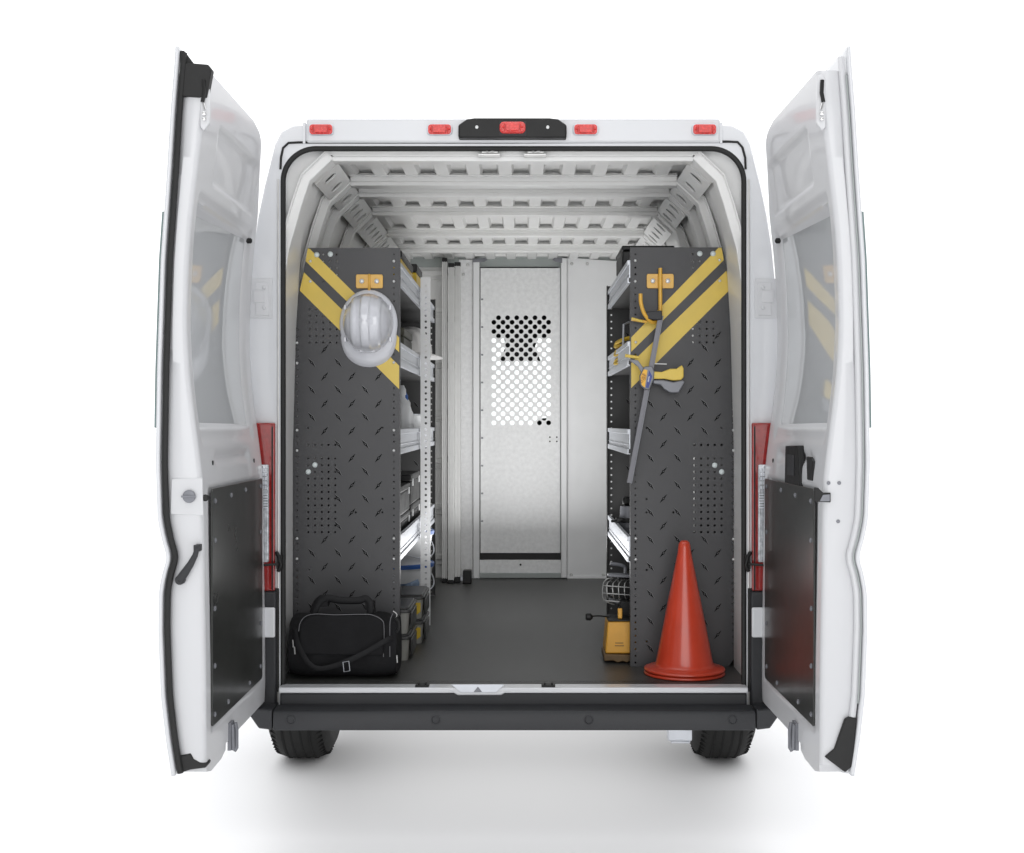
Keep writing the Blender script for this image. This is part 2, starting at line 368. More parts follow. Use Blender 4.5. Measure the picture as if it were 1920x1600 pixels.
# slotted corner plates between the bows
for (y0, y1, ns) in ((-.0+.055, .045, 0), (.17, .50, 2), (.60, .75, 1), (.86, 1.21, 3), (1.37, 1.84, 4), (1.95, 2.40, 4), (2.5, 2.98, 3)):
    if ns == 0: continue
    for sx in (-1, 1):
        mb = MB(); e = Vector((.081, 0, -.077)).normalized(); Lw = .108; o3 = Vector((.6135, 0, 2.268))
        holes = []
        for j in range(ns):
            yc = y0+(y1-y0)*(j+.5)/ns; hl, hw = .028, .026 if ns < 3 else .024
            holes.append([(yc+hw*math.cos(2*math.pi*t/16)+.25*0, .054+hl*math.sin(2*math.pi*t/16)) for t in range(16)])
        def to3(u, v, w_, sx=sx):
            p = o3+e*v+Vector((.69, 0, .72))*w_; return Vector((sx*p.x, u, p.z))
        plate(mb, [(y0, 0), (y1, 0), (y1, Lw), (y0, Lw)], holes, to3, .006)
        for yy in (y0, y1-.006):
            q = [to3(yy, 0, .006), to3(yy, Lw, .006), to3(yy, Lw, .05), to3(yy, 0, .05)]
            mb.prism(q, (0, .006, 0))
        # grey sheet behind the slots, coloured to stand in for cavity shade
        mb.prism([to3(y0+.01, .01, .03), to3(y1-.01, .01, .03), to3(y1-.01, Lw-.01, .03), to3(y0+.01, Lw-.01, .03)], to3(0, 0, .034)-to3(0, 0, .03), 1)
        mb.build('corner_gusset', ['inner', 'header'], van)
# first corner plate right behind the opening
for sx in (-1, 1):
    mb = MB(); e = Vector((.081, 0, -.077)).normalized(); o3 = Vector((.6135, 0, 2.268))
    def to3(u, v, w_, sx=sx):
        p = o3+e*v+Vector((.69, 0, .72))*w_; return Vector((sx*p.x, u, p.z))
    plate(mb, [(.118, 0), (.118, .0), (.165, 0), (.165, .108), (.118, .108)], [], to3, .006)
    mb.build('corner_gusset', 'inner', van)
# floor mat, sill, step, bumper
mb = MB().box(-.868, .868, .012, 3.04, FLOOR-.012, FLOOR); mb.build('floor_mat', 'mat', van, bevel=.004)
mb = MB(); z = .478
mb.box(SX0-.006, SX1+.006, -.052, .0105, .455, .474)
mb.prism([P(835, 1291, -.053), P(965, 1291, -.053), P(939, 1304, -.053), P(858, 1304, -.053)], (0, .03, 0))
mb.build('door_sill', 'paint', van, bevel=.004, seg=3)
mb = MB()
mb.prism([P(846, 1284, -.0555), P(946, 1284, -.0555), P(930, 1299, -.0555), P(864, 1299, -.0555)], (0, .0025, 0))
mb.prism([P(888, 1298, -.058), P(904, 1298, -.058), P(896, 1288, -.058)], (0, .003, 0), 1)
mb.build('sill_plate', ['alu', 'steel'], van, bevel=.001)
for x in (792, 1028):
    p = P(x, 1279, -.03); mb = MB(); mb.box(p.x-.023, p.x+.023, p.y-.02, p.y+.02, .475, .481); mb.box(p.x-.015, p.x-.009, p.y-.015, p.y+.01, .481, .487); mb.box(p.x+.009, p.x+.015, p.y-.015, p.y+.01, .481, .487)
    mb.build('door_striker', 'black', van, bevel=.002)
for x in (917, 1003):
    p = P(x, 287, .02); mb = MB(); mb.box(p.x-.038, p.x+.038, .01, .05, p.z-.010, p.z-.004); mb.box(p.x-.025, p.x+.03, .01, .05, p.z-.002, p.z+.012)
    mb.tube([(p.x-.01, .006, p.z+.004), (p.x, .002, p.z-.002), (p.x+.018, .006, p.z+.004)], .003, 8)
    mb.build('upper_striker', 'alu_dull', van, bevel=.002)
mb = MB()
mb.box(SX0-.003, SX1+.003, -.045, .02, .405, .4545)
mb.box(SX0-.003, SX1+.003, -.06, -.0, .388, .4035)
mb.build('step_face', 'plastic', van, bevel=.006, seg=3)
bum = MB()
bum.prism([(-.786, -.125, .348), (-.786, -.125, .402), (-.786, -.118, .412), (-.786, -.05, .418), (-.786, -.04, .385), (-.786, -.04, .348)], (1.585, 0, 0))
bumper = bum.build('rear_bumper', 'plastic', van, bevel=.004, seg=2)
for sx, xa, xb in ((-1, -.7895, -.872), (1, .8025, .885)):
    e = MB(); e.prism([(xa, -.122, .348), (xa, -.122, .416), (xb, -.09, .416), (xb-sx*.0, -.088, .39), (xb-sx*.034, -.1, .348)], (0, .30, 0))
    e.build('bumper_end', 'plastic', bumper, bevel=.006, seg=3)
for x in (545, 817, 1104, 1374):
    p = P(x, 1350, -.126); e = MB(); e.lathe([(.0155, 0), (.0155, -.003), (.0125, -.004), (.011, -.0015)], (p.x, -.125, p.z), 'Y', 24); e.build('bumper_plug', 'plastic', bumper, smooth=True)
# black corner columns with white insert, tail lights
for sx in (-1, 1):
    def X(px): return P(px, 800, 0).x if sx < 0 else 2*.003-P(px, 800, 0).x
    def quad(px0, px1, py0, py1, y, d, mbx, m=0):
        x0, x1 = X(px0), X(px1); z0, z1 = P(0, py1, 0).z, P(0, py0, 0).z
        mbx.box(min(x0, x1), max(x0, x1), y, y+d, z0, z1, m)
    c = MB(); quad(462, 520.5, 1108, 1332, -.03, .028, c); c.build('corner_trim', 'plastic', van, bevel=.007, seg=3)
    c = MB(); quad(516, 524, 1103, 1296, -.012, .01, c); c.build('corner_filler', 'black', van, bevel=.002)
    c = MB(); quad(480, 520, 1136, 1192, -.045, .013, c); c.build('hinge_cover', 'paint', van, bevel=.006, seg=3)
    t = MB(); quad(455, 517.5, 793, 1107, -.02, .018, t); tl = t.build('tail_light', 'red', van, bevel=.005, seg=3)
    t = MB(); quad(460, 507, 871, 1053, -.032, .011, t); t.build('reversing_lens', 'clearlens', tl, bevel=.004, seg=2)
    t = MB(); quad(511.5, 514, 800, 1105, -.0225, .002, t); t.build('lens_edge', 'black', tl)
    # lens detail rows
    t = MB()
    for r_ in range(5):
        for c_ in range(3): quad(490+c_*5, 493.5+c_*5, 878+r_*8, 884+r_*8, -.0345, .002, t)
    for r_ in range(6): quad(489, 505, 925+r_*5, 927+r_*5, -.0345, .002, t)
    t.build('lens_facets', 'alu', tl)
    c = MB(); h1 = [(X(520), -.02, P(0, 1034, 0).z), (X(527), -.03, P(0, 1045, 0).z), (X(530), -.03, P(0, 1058, 0).z), (X(524), -.025, P(0, 1070, 0).z)]
    c.tube(h1, .007, 8).tube([(X(497), -.05, P(0, 1057, 0).z), (X(526), -.034, P(0, 1056, 0).z)], .0045, 8)
    quad(521, 532, 1040, 1066, -.03, .02, c); c.build('door_check', 'black', van, bevel=.002)
    # hinge pocket on the pillar
    c = MB(); quad(468, 511, 523, 597, -.004, .003, c); quad(480, 505, 530, 592, -.007, .0035, c); quad(476, 498, 545, 568, -.010, .004, c)
    for yy in (540, 578):
        q = P(498, yy, 0); c.lathe([(.006, -.007), (.006, -.012), (.003, -.013)], (X(496), 0, q.z), 'Y', 12)
    hb2 = c.build('hinge_plate', 'door_paint', van, bevel=.002)
# third brake light housing and marker lamps
hs = MB(); q = [P(860, 262, -.02), P(1062, 262, -.02), P(1062, 238, -.02), P(1046, 227, -.02), P(1030, 225, -.02), P(890, 225, -.02), P(876, 227, -.02), P(860, 238, -.02)]
hs.prism([p+Vector((0, -.03, 0)) for p in q], (0, .055, 0)); housing = hs.build('brake_light_housing', 'black', van, bevel=.006, seg=3)
hs = MB(); p0, p1 = P(936, 255, -.05), P(987, 228, -.05); hs.box(p0.x, p1.x, -.052, -.049, p0.z, p1.z); hs.build('lamp_recess', 'plastic', housing, bevel=.001)
for x in (894, 1027):
    p = P(x, 239, -.05); MB().lathe([(.0055, 0), (.0055, -.003), (.002, -.005)], (p.x, -.05, p.z), 'Y', 14).build('screw', 'zinc', housing, smooth=True)
def lamp(px, py, Y, parent, name):
    p = P(px, py, Y)
    b = MB(); w_, h_ = .043, .0195
    rp_ = rrect(p.x-w_, p.x+w_, p.z-h_, p.z+h_, .014, .014, 5)
    b.prism([(x, p.y, z) for x, z in rp_], (0, -.006, 0)); bz = b.build(name, 'alu', parent, bevel=.002)
    if parent is housing: bz.data.materials.clear(); bz.data.materials.append(M['redhot'])
    l = MB(); w_, h_ = .0385, .0165; rp_ = rrect(p.x-w_, p.x+w_, p.z-h_, p.z+h_, .010, .010, 4)
    l.prism([(x, p.y-.006, z) for x, z in rp_], (0, -.007, 0))
    rp_ = rrect(p.x-.022, p.x+.022, p.z-h_*.8, p.z+h_*.8, .005, .005, 3)
    l.prism([(x, p.y-.013, z) for x, z in rp_], (0, -.007, 0))
    for dx in (-.0265, .0265): l.box(p.x+dx-.0015, p.x+dx+.0015, p.y-.0175, p.y-.013, p.z-h_*.75, p.z+h_*.75)
    for dx in (-.031, .031): l.lathe([(.004, -.013), (.0035, -.017), (.001, -.018)], (p.x+dx, p.y, p.z), 'Y', 10)
    l.build('lens', 'redhot', bz if parent is van else parent, bevel=.0015)
    # the slight pressing round the lamp
    return bz
for x in (602.5, 824.5, 1098, 1320.5): lamp(x, 244, -.012, van, 'marker_lamp')
lamp(961, 240, -.052, housing, 'marker_lamp')
# wheels
for sx, cx_ in ((-1, -.845), (1, .83)):
    R0 = .345; hw = .118; Yw = .92; prf = []
    for i in range(25):
        t = -1+2*i/24; x = t*hw
        r = R0-.055*abs(t)**5-.006*t*t
        prf.append((r, x))
    prf = [(.2, -hw+.01), (.27, -hw-.004)]+prf+[(.27, hw+.004), (.2, hw-.01)]
    t_ = MB(); t_.lathe([(r, h) for r, h in prf], (cx_, Yw, R0), 'X', 64)
    wheel = thing('wheel', None, None, (0, 0, 0)); wheel.parent = van
    ty = t_.build('tyre', ['tyre', 'groove'], wheel, smooth=True)
    gr = MB()
    for gx in (-.052, -.018, .018, .052):
        gr.lathe([(R0-.004, gx-.004), (R0+.0012, gx-.004), (R0+.0012, gx+.004), (R0-.004, gx+.004)], (cx_, Yw, R0), 'X', 64)
    for a_ in range(72):
        an = 2*math.pi*a_/72
        for s2 in (-1, 1):
            mt = Matrix.Translation((cx_, Yw, R0)) @ Matrix.Rotation(an, 4, 'X') @ Matrix.Translation((s2*.083, 0, R0-.0155)) @ Matrix.Rotation(R(16*s2), 4, 'Z') @ Matrix.Rotation(R(17*s2), 4, 'Y')
            gr.box(-.020, .018, -.0016, .0016, -.006, .0042, 0, mt)
    gr.build('tread_groove', 'groove', wheel)
    MB().lathe([(.05, -.06), (.2, -.07), (.21, .0), (.2, .07), (.05, .06)], (cx_, Yw, R0), 'X', 40).build('rim', 'steel', wheel, smooth=True)
MB().box(-.7, .7, .88, .96, .30, .38).build('rear_axle', 'black', van, bevel=.01)
mb = MB(); mb.box(-.84, .84, .12, 3.0, .37, .40); mb.build('underbody', 'black', van)
mb = MB(); p = P(1272, 1380, .25); mb.box(p.x-.04, p.x+.045, .22, .27, p.z-.012, p.z+.03).box(p.x-.03, p.x+.04, .225, .27, p.z-.022, p.z-.012); mb.build('tow_bracket', 'alu', van, bevel=.008, seg=3)
# ------------------------------------------------------------------ rear doors (built for the left, mirrored for the right)
XI = [(.40, -.826), (.7, -.828), (1.0, -.833), (1.18, -.835), (1.27, -.845), (1.36, -.857), (1.48, -.872), (1.62, -.880), (1.78, -.876), (1.9, -.868), (2.05, -.850), (2.2, -.832), (2.32, -.815)]
XO = [(.40, -.908), (.5, -.924), (.62, -.938), (.8, -.945), (.90, -.944), (.95, -.935), (.995, -.921), (1.04, -.935), (1.10, -.947), (1.25, -.952), (1.5, -.948), (1.8, -.938), (2.05, -.921), (2.2, -.912), (2.35, -.900), (2.42, -.897)]
YH = [(.40, -.06), (.44, -.03), (.5, -.02), (1.9, -.02), (2.05, -.03), (2.2, -.085), (2.26, -.105), (2.285, -.13), (2.30, -.165), (2.31, -.215), (2.318, -.30)]
def gd(y): return .013+.038*max(0, min(1, (-.14-y)/.66))
def xi(z): return slerp(XI, z, .02)
def xo(z): return slerp(XO, z, .008)
def door(side):
    mir = lambda p: Vector((p[0], p[1], p[2])) if side < 0 else Vector((-p[0]+.007, p[1], p[2]))
    hinge = Vector(mir((-.88, -.01, 0)))
    dr = thing('rear_door', None, None, hinge); dr.parent = van
    dr['label'] = 'left rear door open, black pull lever on its edge' if side < 0 else 'right rear door open, with black latch handle above the panel'
    def bld(mb, name, mats, **k):
        mb.v = [mir(p) for p in mb.v]; return mb.build(name, mats, dr, **k)
    # inner pressing as a height field
    ny, nz = 74, 230; ya = -.852
    zs = [.43+(2.314-.43)*i/nz for i in range(nz+1)]
    def sd(v, a, b, soft):   # soft box 0..1
        return smooth01((v-a)/soft)*smooth01((b-v)/soft)
    def depth(y, z):
        d = (gd(y)+.008)*sd(y, -.80, -.135, .016)*sd(z, 1.335, 1.975, .03)                 # window recess
        d = max(d, .007*sd(y, -.815, -.11, .02)*sd(z, 1.29, 2.005, .03))
        d = max(d, .009*sd(y, -.68, -.13, .012)*sd(z, 2.035, 2.205, .014))
        d = max(d, .012*sd(y, -.70, -.2, .05)*sd(z, 1.225, 1.285, .035))
        d = max(d, .004*sd(y, -.80, -.085, .008)*sd(z, .505, 1.185, .008))
        return d
    inn = MB(); vs = []; yy = []
    for z in zs:
        yh = lerp(YH, z)
        for j in range(ny+1):
            t = j/ny; y = ya+(yh-ya)*t
            dd = depth(y, z)
            e = .012*(1-smooth01((yh-y)/.02))       # rounded at the hinge side
            if t > .98: e = .012
            vs.append(Vector((xi(z)-dd-(e if z > .4 else 0), y, z)))
    fs = []; W1 = ny+1
    for i in range(nz):
        for j in range(ny):
            z = zs[i]; y = vs[i*W1+j].y
            if 1.385 < z < 1.925 and -.775 < y < -.165: continue
            fs.append((i*W1+j, i*W1+j+1, (i+1)*W1+j+1, (i+1)*W1+j))
    inn.add(vs, fs)
    # near edge wall, rounded into the inner face
    ec = []
    for z in zs:
        a, o_ = xi(z), xo(z)
        row = [(a, ya), (a-.0015, ya-.008), (a-.006, ya-.014), (a-.012, ya-.017), ((a+o_)/2-.004, ya-.016), (o_+.03, ya-.012), (o_+.014, ya-.006)]
        ec += [Vector((x, y, z)) for x, y in row]
    k = 7
    inn.add(ec, [(i*k+j, i*k+j+1, (i+1)*k+j+1, (i+1)*k+j) for i in range(nz) for j in range(k-1)])
    # hinge side wall, bottom and top caps
    hv = []
    for z in zs:
        yh = lerp(YH, z); hv += [Vector((xi(z)-.012, yh, z)), Vector((xo(z)+.008, yh, z))]
    inn.add(hv, [(2*i, 2*i+1, 2*i+3, 2*i+2) for i in range(nz)])
    for z in (zs[0], zs[-1]):
        yh = lerp(YH, z); inn.add([(xi(z), ya, z), (xi(z)-.006, ya-.014, z), (xi(z)-.012, ya-.017, z), (xo(z)+.012, ya-.008, z), (xo(z)+.008, yh, z), (xi(z)-.012, yh, z)], [(0, 1, 2, 3, 4, 5)])
    # lower tab of the pressing
    tb = [(-.852, .43), (-.852, .408), (-.80, .396), (-.68, .398), (-.625, .41), (-.62, .43)]
    inn.prism([(xi(.43)-.001, y, z) for y, z in tb], (-.06, 0, 0))
    bld(inn, 'inner_pressing', 'door_paint', smooth=True, angle=55)
    # outer skin
    ou = MB(); zz = [.405+(2.375-.405)*i/200 for i in range(201)]; ov = []; cols = [-.885, -.86, -.815, -.5, -.125, -.03]
    for z in zz:
        for c in cols:
            yh = lerp(YH, min(z, 2.30)) if z < 2.33 else -.2
            y = c if c < -.2 else max(min(c, yh), -.86)
            ov.append(Vector((xo(z), y, z)))
    kc = len(cols); fo_ = []
    for i in range(200):
        for j in range(kc-1):
            if 1.345 < zz[i] < 1.965 and 2 <= j <= 3: continue
            fo_.append((i*kc+j, i*kc+j+1, (i+1)*kc+j+1, (i+1)*kc+j))
    ou.add(ov, fo_)
    o_ = bld(ou, 'outer_skin', 'paint', smooth=True)
    sm = o_.modifiers.new('t', 'SOLIDIFY'); sm.thickness = .009; sm.offset = 0
    # rubber between the skin and the pressing
    sl = MB()
    if side < 0:
        sl.tube([(xo(z)+.017, -.874, z) for z in [.41+(2.36-.41)*i/150 for i in range(151)]], .0085, 8)
    else:
        sl.tube([(xo(z)+.0105, -.878, z) for z in [.60+(2.30-.60)*i/150 for i in range(151)]], .0018, 8)
    bld(sl, 'edge_seal', 'rubber' if side < 0 else 'header', smooth=True)
    if side > 0:
        sl = MB(); sl.tube([(xo(z)+.018, -.8665, z) for z in [.41+(2.35-.41)*i/150 for i in range(151)]], .0095, 8); bld(sl, 'painted_flange', 'door_paint', smooth=True)
    # glass
    gl = MB(); zz = [1.342+(1.968-1.342)*i/40 for i in range(41)]; gv = []
    for z in zz:
        for x, y in ((xi(z)-gd(-.797)-.004, -.797), (xi(z)-gd(-.138)-.004, -.138), (xi(z)-gd(-.138), -.138), (xi(z)-gd(-.797), -.797)): gv.append(Vector((x, y, z)))
    gl.add(gv, [(4*i+j, 4*i+(j+1) % 4, 4*i+4+(j+1) % 4, 4*i+4+j) for i in range(40) for j in range(4)]+[(0, 1, 2, 3), (160, 161, 162, 163)])
    gw = bld(gl, 'window_glass', 'glass', smooth=True)
    zz = [1.345+(1.93-1.345)*i/40 for i in range(41)]
    ge = MB(); ge.tube([(xo(z)-.009, -.874, z) for z in zz], .0042, 8); bld(ge, 'glass_edge', 'glassedge', smooth=True)
    # trim panel and screws
    tp = MB(); q = rrect(-.79, -.095, .515, 1.175, .012, .012, 5); xx = -.8345
    tp.prism([(xi(.8)-.002+(0), y, z) for y, z in q], (.006, 0, 0)); bld(tp, 'trim_panel', 'trim', bevel=.0015)
    for y, z in ((-.76, 1.14), (-.56, 1.145), (-.36, 1.15), (-.13, 1.15), (-.76, 1.03), (-.13, 1.0), (-.765, .84), (-.765, .68), (-.125, .70), (-.765, .545), (-.6, .545), (-.3, .54), (-.13, .56)):
        s_ = MB(); s_.lathe([(.0075, xi(.8)+.003), (.0075, xi(.8)+.006), (.004, xi(.8)+.0085)], (0, y, z), 'X', 12); bld(s_, 'screw', 'steel', smooth=True)
    # rubber stops
    for y, z in ((-.10, 1.955),):
        s_ = MB(); s_.lathe([(.009, xi(z)-.02), (.009, xi(z)+.004), (.005, xi(z)+.008)], (0, y-.03, z), 'X', 14); bld(s_, 'rubber_stop', 'black', smooth=True)
    for y, z in ((-.72, 1.245), (-.16, 1.235)):
        s_ = MB(); s_.lathe([(.007, xi(z)-.014), (.007, xi(z)+.002)], (0, y, z), 'X', 12); bld(s_, 'plug', 'black', smooth=True)
    # top latch
    zt = 2.245; s_ = MB(); x0 = xi(zt)
    s_.prism([(x0-.006, -.8735, 2.305), (x0+.009, -.868, 2.30), (x0+.010, -.868, 2.17), (x0-.004, -.8735, 2.15), (x0-.014, -.8735, 2.16), (x0-.014, -.8735, 2.29)], (0, .012, 0)); bld(s_, 'latch_plate', 'door_paint', bevel=.003)
    s_ = MB(); s_.tube([(x0-.003, -.878, 2.285), (x0-.001, -.880, 2.25), (x0-.006, -.880, 2.225)], .0055, 8, 0)
    s_.tube([(x0-.006, -.880, 2.23), (x0+.001, -.880, 2.205)], .003, 8, 1).lathe([(.0055, 0), (.0055, -.006), (.003, -.008)], (x0-.002, -.874, 2.195), 'Y', 12, 1).lathe([(.0045, 0), (.0045, -.006), (.003, -.007)], (x0-.002, -.874, 2.18), 'Y', 12, 1)
    bld(s_, 'top_latch', ['black', 'chrome'], smooth=True)
    # bottom guide hook
    yb = -.56; s_ = MB(); s_.tube([(xi(.5)+.012, yb, .475), (xi(.5)+.016, yb, .455), (xi(.5)+.016, yb, .40), (xi(.5)+.010, yb, .392)], .007, 10)
    s_.tube([(xi(.5)+.010, yb-.025, .475), (xi(.5)+.012, yb-.025, .40)], .006, 10).box(xi(.5)-.002, xi(.5)+.008, yb-.035, yb+.012, .40, .48)
    bld(s_, 'bottom_latch', 'steel', bevel=.001, smooth=True)
    if side < 0:
        def N(px, py, Y=-.872): return P(px, py, Y)
        s_ = MB(); q = [N(343, 118), N(391, 122), N(398, 131), N(388, 184), N(341, 181)]
        s_.prism([p+Vector((0, -.006, 0)) for p in q], (0, .03, 0)); bld(s_, 'edge_cover', 'rubber', bevel=.003)
        s_ = MB(); q = [N(337, 95), N(345, 95), N(362, 118), N(343, 122), N(338, 130)]; s_.prism(q, (0, .02, 0)); bld(s_, 'seal_corner', 'rubber', bevel=.002)
        # recess plate with round lock
        s_ = MB(); q = [N(321, 898), N(379, 896), N(381, 967), N(319, 965)]; s_.prism([p+Vector((0, .0015, 0)) for p in q], (0, .006, 0)); bld(s_, 'lock_pad', 'door_paint', bevel=.002)
        s_ = MB(); c = N(355, 931); s_.lathe([(.0175, -.0005), (.0175, -.005), (.0155, -.0065)], (c.x, -.872, c.z), 'Y', 28).box(c.x-.020, c.x+.019, -.8825, -.8785, c.z-.0026, c.z+.0026)
        bld(s_, 'lock_cylinder', 'steel', bevel=.0008)
        s_ = MB(); c = N(386, 934); s_.lathe([(.008, .01), (.0095, -.004), (.006, -.007)], (c.x-.003, -.862, c.z), 'Y', 18); bld(s_, 'plug', 'black', smooth=True)
        # curved lever handle
        s_ = MB(); pts = [N(339, 1087), N(350, 1072), N(361, 1056), N(370, 1040), N(375, 1025)]; ws = [.0125, .0115, .0095, .0078, .0068]
        s_.tube([p+Vector((0, -.012-.004*i, 0)) for i, p in enumerate(pts)], ws, 14, flat=.55, up=(0, 1, 0))
        s_.lathe([(.013, 0), (.013, -.018), (.011, -.021)], (pts[0].x, -.866, pts[0].z), 'Y', 24)
        s_.lathe([(.0045, -.021), (.004, -.0235)], (pts[0].x, -.866, pts[0].z), 'Y', 12, 1)
        c = N(373, 1026); s_.box(c.x-.008, c.x+.007, -.90, -.866, c.z-.010, c.z+.008)
        bld(s_, 'handle', ['plastic', 'black'], bevel=.0015, smooth=True)
        s_ = MB(); q = [N(333, 1419), N(357, 1413), N(363, 1424), N(374, 1430), N(388, 1433), N(386, 1440), N(356, 1444), N(336, 1451)]; s_.prism(q, (0, .05, 0)); bld(s_, 'lower_corner_cap', 'rubber', bevel=.003)
    else:
        def N(px, py, Y=-.872):   # measured on the right side, fed through the mirror
            p = P(px, py, Y); return Vector((-(p.x-.012)+.012, p.y, p.z))
        s_ = MB(); q = [N(1600, 1344), N(1612, 1346), N(1604, 1436), N(1590, 1448), N(1552, 1419), N(1570, 1404), N(1580, 1375), N(1590, 1348)]
        s_.prism([p+Vector((0, -.006, 0)) for p in q], (0, .02, 0)); bld(s_, 'lower_corner_cap', 'rubber', bevel=.003)
        s_ = MB(); q = [N(1604, 1345), N(1618, 1318), N(1622, 1320), N(1607, 1458), N(1600, 1456), N(1556, 1424), N(1594, 1452)]
        # latch body on the near edge
        s_ = MB(); q = [N(1533, 914), N(1540, 915), N(1549, 924), N(1563, 924), N(1563, 942), N(1533, 941)]
        s_.prism([p+Vector((0, -.004, 0)) for p in q], (0, .01, 0)); bld(s_, 'edge_latch', 'black', bevel=.0015)
        s_ = MB(); q = [N(1548, 928), N(1561, 927), N(1561, 940), N(1542, 940)]; s_.prism([p+Vector((0, -.0065, 0)) for p in q], (0, .004, 0)); bld(s_, 'latch_tongue', 'steel', bevel=.0008)
        for px, py in ((1560, 906), (1580, 906), (1578, 978)):
            c = N(px, py); s_ = MB().lathe([(.0052, 0), (.0052, -.002), (.003, -.003)], (c.x, -.868, c.z), 'Y', 14); bld(s_, 'screw', 'steel', smooth=True)
        # inner release handle
        s_ = MB(); xh = xi(1.18)
        hq = [(-.56, 1.265), (-.38, 1.262), (-.40, 1.165), (-.60, 1.158)]
        hq = [(-.40, 1.288), (-.575, 1.292), (-.60, 1.17), (-.39, 1.168)]
        s_.prism([(xh-.012, y, z) for y, z in hq], (.019, 0, 0)); bld(s_, 'release_handle', 'black', bevel=.004, seg=3)
        s_ = MB(); s_.prism([(xh+.007, y, z) for y, z in [(-.44, 1.262), (-.53, 1.262), (-.53, 1.20), (-.44, 1.20)]], (.0025, 0, 0)); bld(s_, 'handle_pocket', 'plastic', bevel=.001)
        s_ = MB(); s_.prism([(xi(1.2)-.004, y, z) for y, z in [(-.66, 1.262), (-.72, 1.262), (-.74, 1.25), (-.735, 1.195), (-.67, 1.195)]], (.007, 0, 0)); bld(s_, 'blank_cover', 'black', bevel=.003)
    if side > 0: dr.rotation_euler = (0, 0, R(.55))
    return dr
door(-1); door(1)
# ------------------------------------------------------------------ partition
Yb = 3.0
part = thing('partition', 'pale metal bulkhead closing the cargo bay, its centre door pierced with round holes', 'bulkhead', (0, Yb, FLOOR))
def bx(mb, px0, px1, py0, py1, Y, d, m=0):
    a, b = P(px0, py1, Y), P(px1, py0, Y); return mb.box(a.x, b.x, Y, Y+d, a.z, b.z, m)
mb = MB(); bx(mb, 700, 866, 470, 1085, Yb+.03, .006)
for y in (508, 577, 672, 772, 860, 946, 1040): bx(mb, 700, 866, y, y+9, Yb+.012, .017); bx(mb, 700, 866, y+16, y+19, Yb+.022, .007)
mb.build('wing_panel', 'inner', part, bevel=.003)
mb = MB(); bx(mb, 860, 887, 487, 1086, Yb, .012); mb.build('left_panel', 'galv', part, bevel=.002)
mb = MB(); bx(mb, 887, 899, 485, 1085, Yb-.035, .03); mb.build('left_post', 'panel_white', part, bevel=.003)
mb = MB(); bx(mb, 1052, 1063, 484, 1084, Yb-.035, .03); mb.build('right_post', 'panel_white', part, bevel=.003)
mb = MB(); q = [P(1063, 483, Yb), P(1240, 496, Yb), P(1240, 1086, Yb), P(1063, 1086, Yb)]; mb.prism(q, (0, .012, 0)); bx(mb, 1063, 1240, 1081, 1086, Yb-.01, .01); mb.build('right_panel', 'panel_white', part, bevel=.002)
mb = MB(); bx(mb, 770, 1190, 479, 501, Yb+.014, .012); mb.build('header_rail', 'header', part, bevel=.002)
mb = MB(); bx(mb, 735, 1225, 468, 480, Yb-.05, .08); mb.build('header_beam', 'inner', part, bevel=.006)
mb = MB(); q = [P(886, 486, Yb-.04), P(908, 484, Yb-.04), P(915, 487, Yb-.04), P(908, 491, Yb-.04), P(886, 492, Yb-.04)]; mb.prism(q, (0, .01, 0))
q = [P(1035, 487, Yb-.04), P(1042, 483, Yb-.04), P(1054, 484, Yb-.04), P(1054, 493, Yb-.04), P(1042, 491, Yb-.04)]; mb.prism(q, (0, .01, 0)); mb.build('header_clip', 'steel', part, bevel=.001)
holes = []; s = S(Yb)
for r_ in range(24):
    odd = r_ % 2; n_ = 7 if odd else 6
    for c_ in range(n_):
        px = 926+17.1*c_+(0 if odd else 8.7); py = 596+8.57*r_; q = P(px, py, Yb); holes.append(circ(q.x, q.z, 4.55*s, 12))
for px, py in ((1031, 820), (1044, 820), (1031, 828), (1044, 828)): q = P(px, py, Yb); holes.append(circ(q.x, q.z, 1.6*s, 8))
a, b = P(901, 1037, Yb), P(1050, 503, Yb)
mb = MB(); plate(mb, [(a.x, a.z), (b.x, a.z), (b.x, b.z), (a.x, b.z)], holes, lambda u, v, w_: Vector((u, Yb+w_, v)), .004)
dp = mb.build('sliding_door', 'galv', part)
mb = MB(); bx(mb, 901, 904, 503, 1037, Yb-.012, .012); bx(mb, 899, 901, 503, 1037, Yb-.006, .01, 1)
for i in range(9): bx(mb, 902, 906, 560+i*52, 563+i*52, Yb-.014, .004, 2)
mb.build('door_edge', ['galv', 'black', 'steel'], dp)
mb = MB(); bx(mb, 1047, 1060, 500, 1040, Yb+.014, .006); mb.build('door_backing', 'header', part)
mb = MB(); bx(mb, 1046, 1048, 503, 1037, Yb-.004, .004); mb.build('door_fold', 'galv', dp)
mb = MB(); bx(mb, 899, 1052, 1036, 1052, Yb+.012, .01); mb.build('floor_gap_shade', 'black', part)  # black strip paints in the shade of the gap below the door
mb = MB(); bx(mb, 899, 1052, 1050, 1076, Yb-.002, .01); bx(mb, 899, 1052, 1075, 1084, Yb-.02, .02, 1); mb.build('threshold', ['galv', 'header'], part, bevel=.002)
q = P(976, 1059, Yb); MB().lathe([(.006, -.003), (.006, -.006)], (q.x, Yb, q.z), 'Y', 12).build('threshold_hole', 'black', part)
for px, py in ((1072, 495), (1101, 495), (1071, 1078), (1131, 1078), (877, 497), (869, 515)):
    q = P(px, py, Yb); MB().lathe([(.009, -.0005), (.009, -.004), (.005, -.008)], (q.x, Yb, q.z), 'Y', 12).build('bolt', 'alu_dull', part, smooth=True)
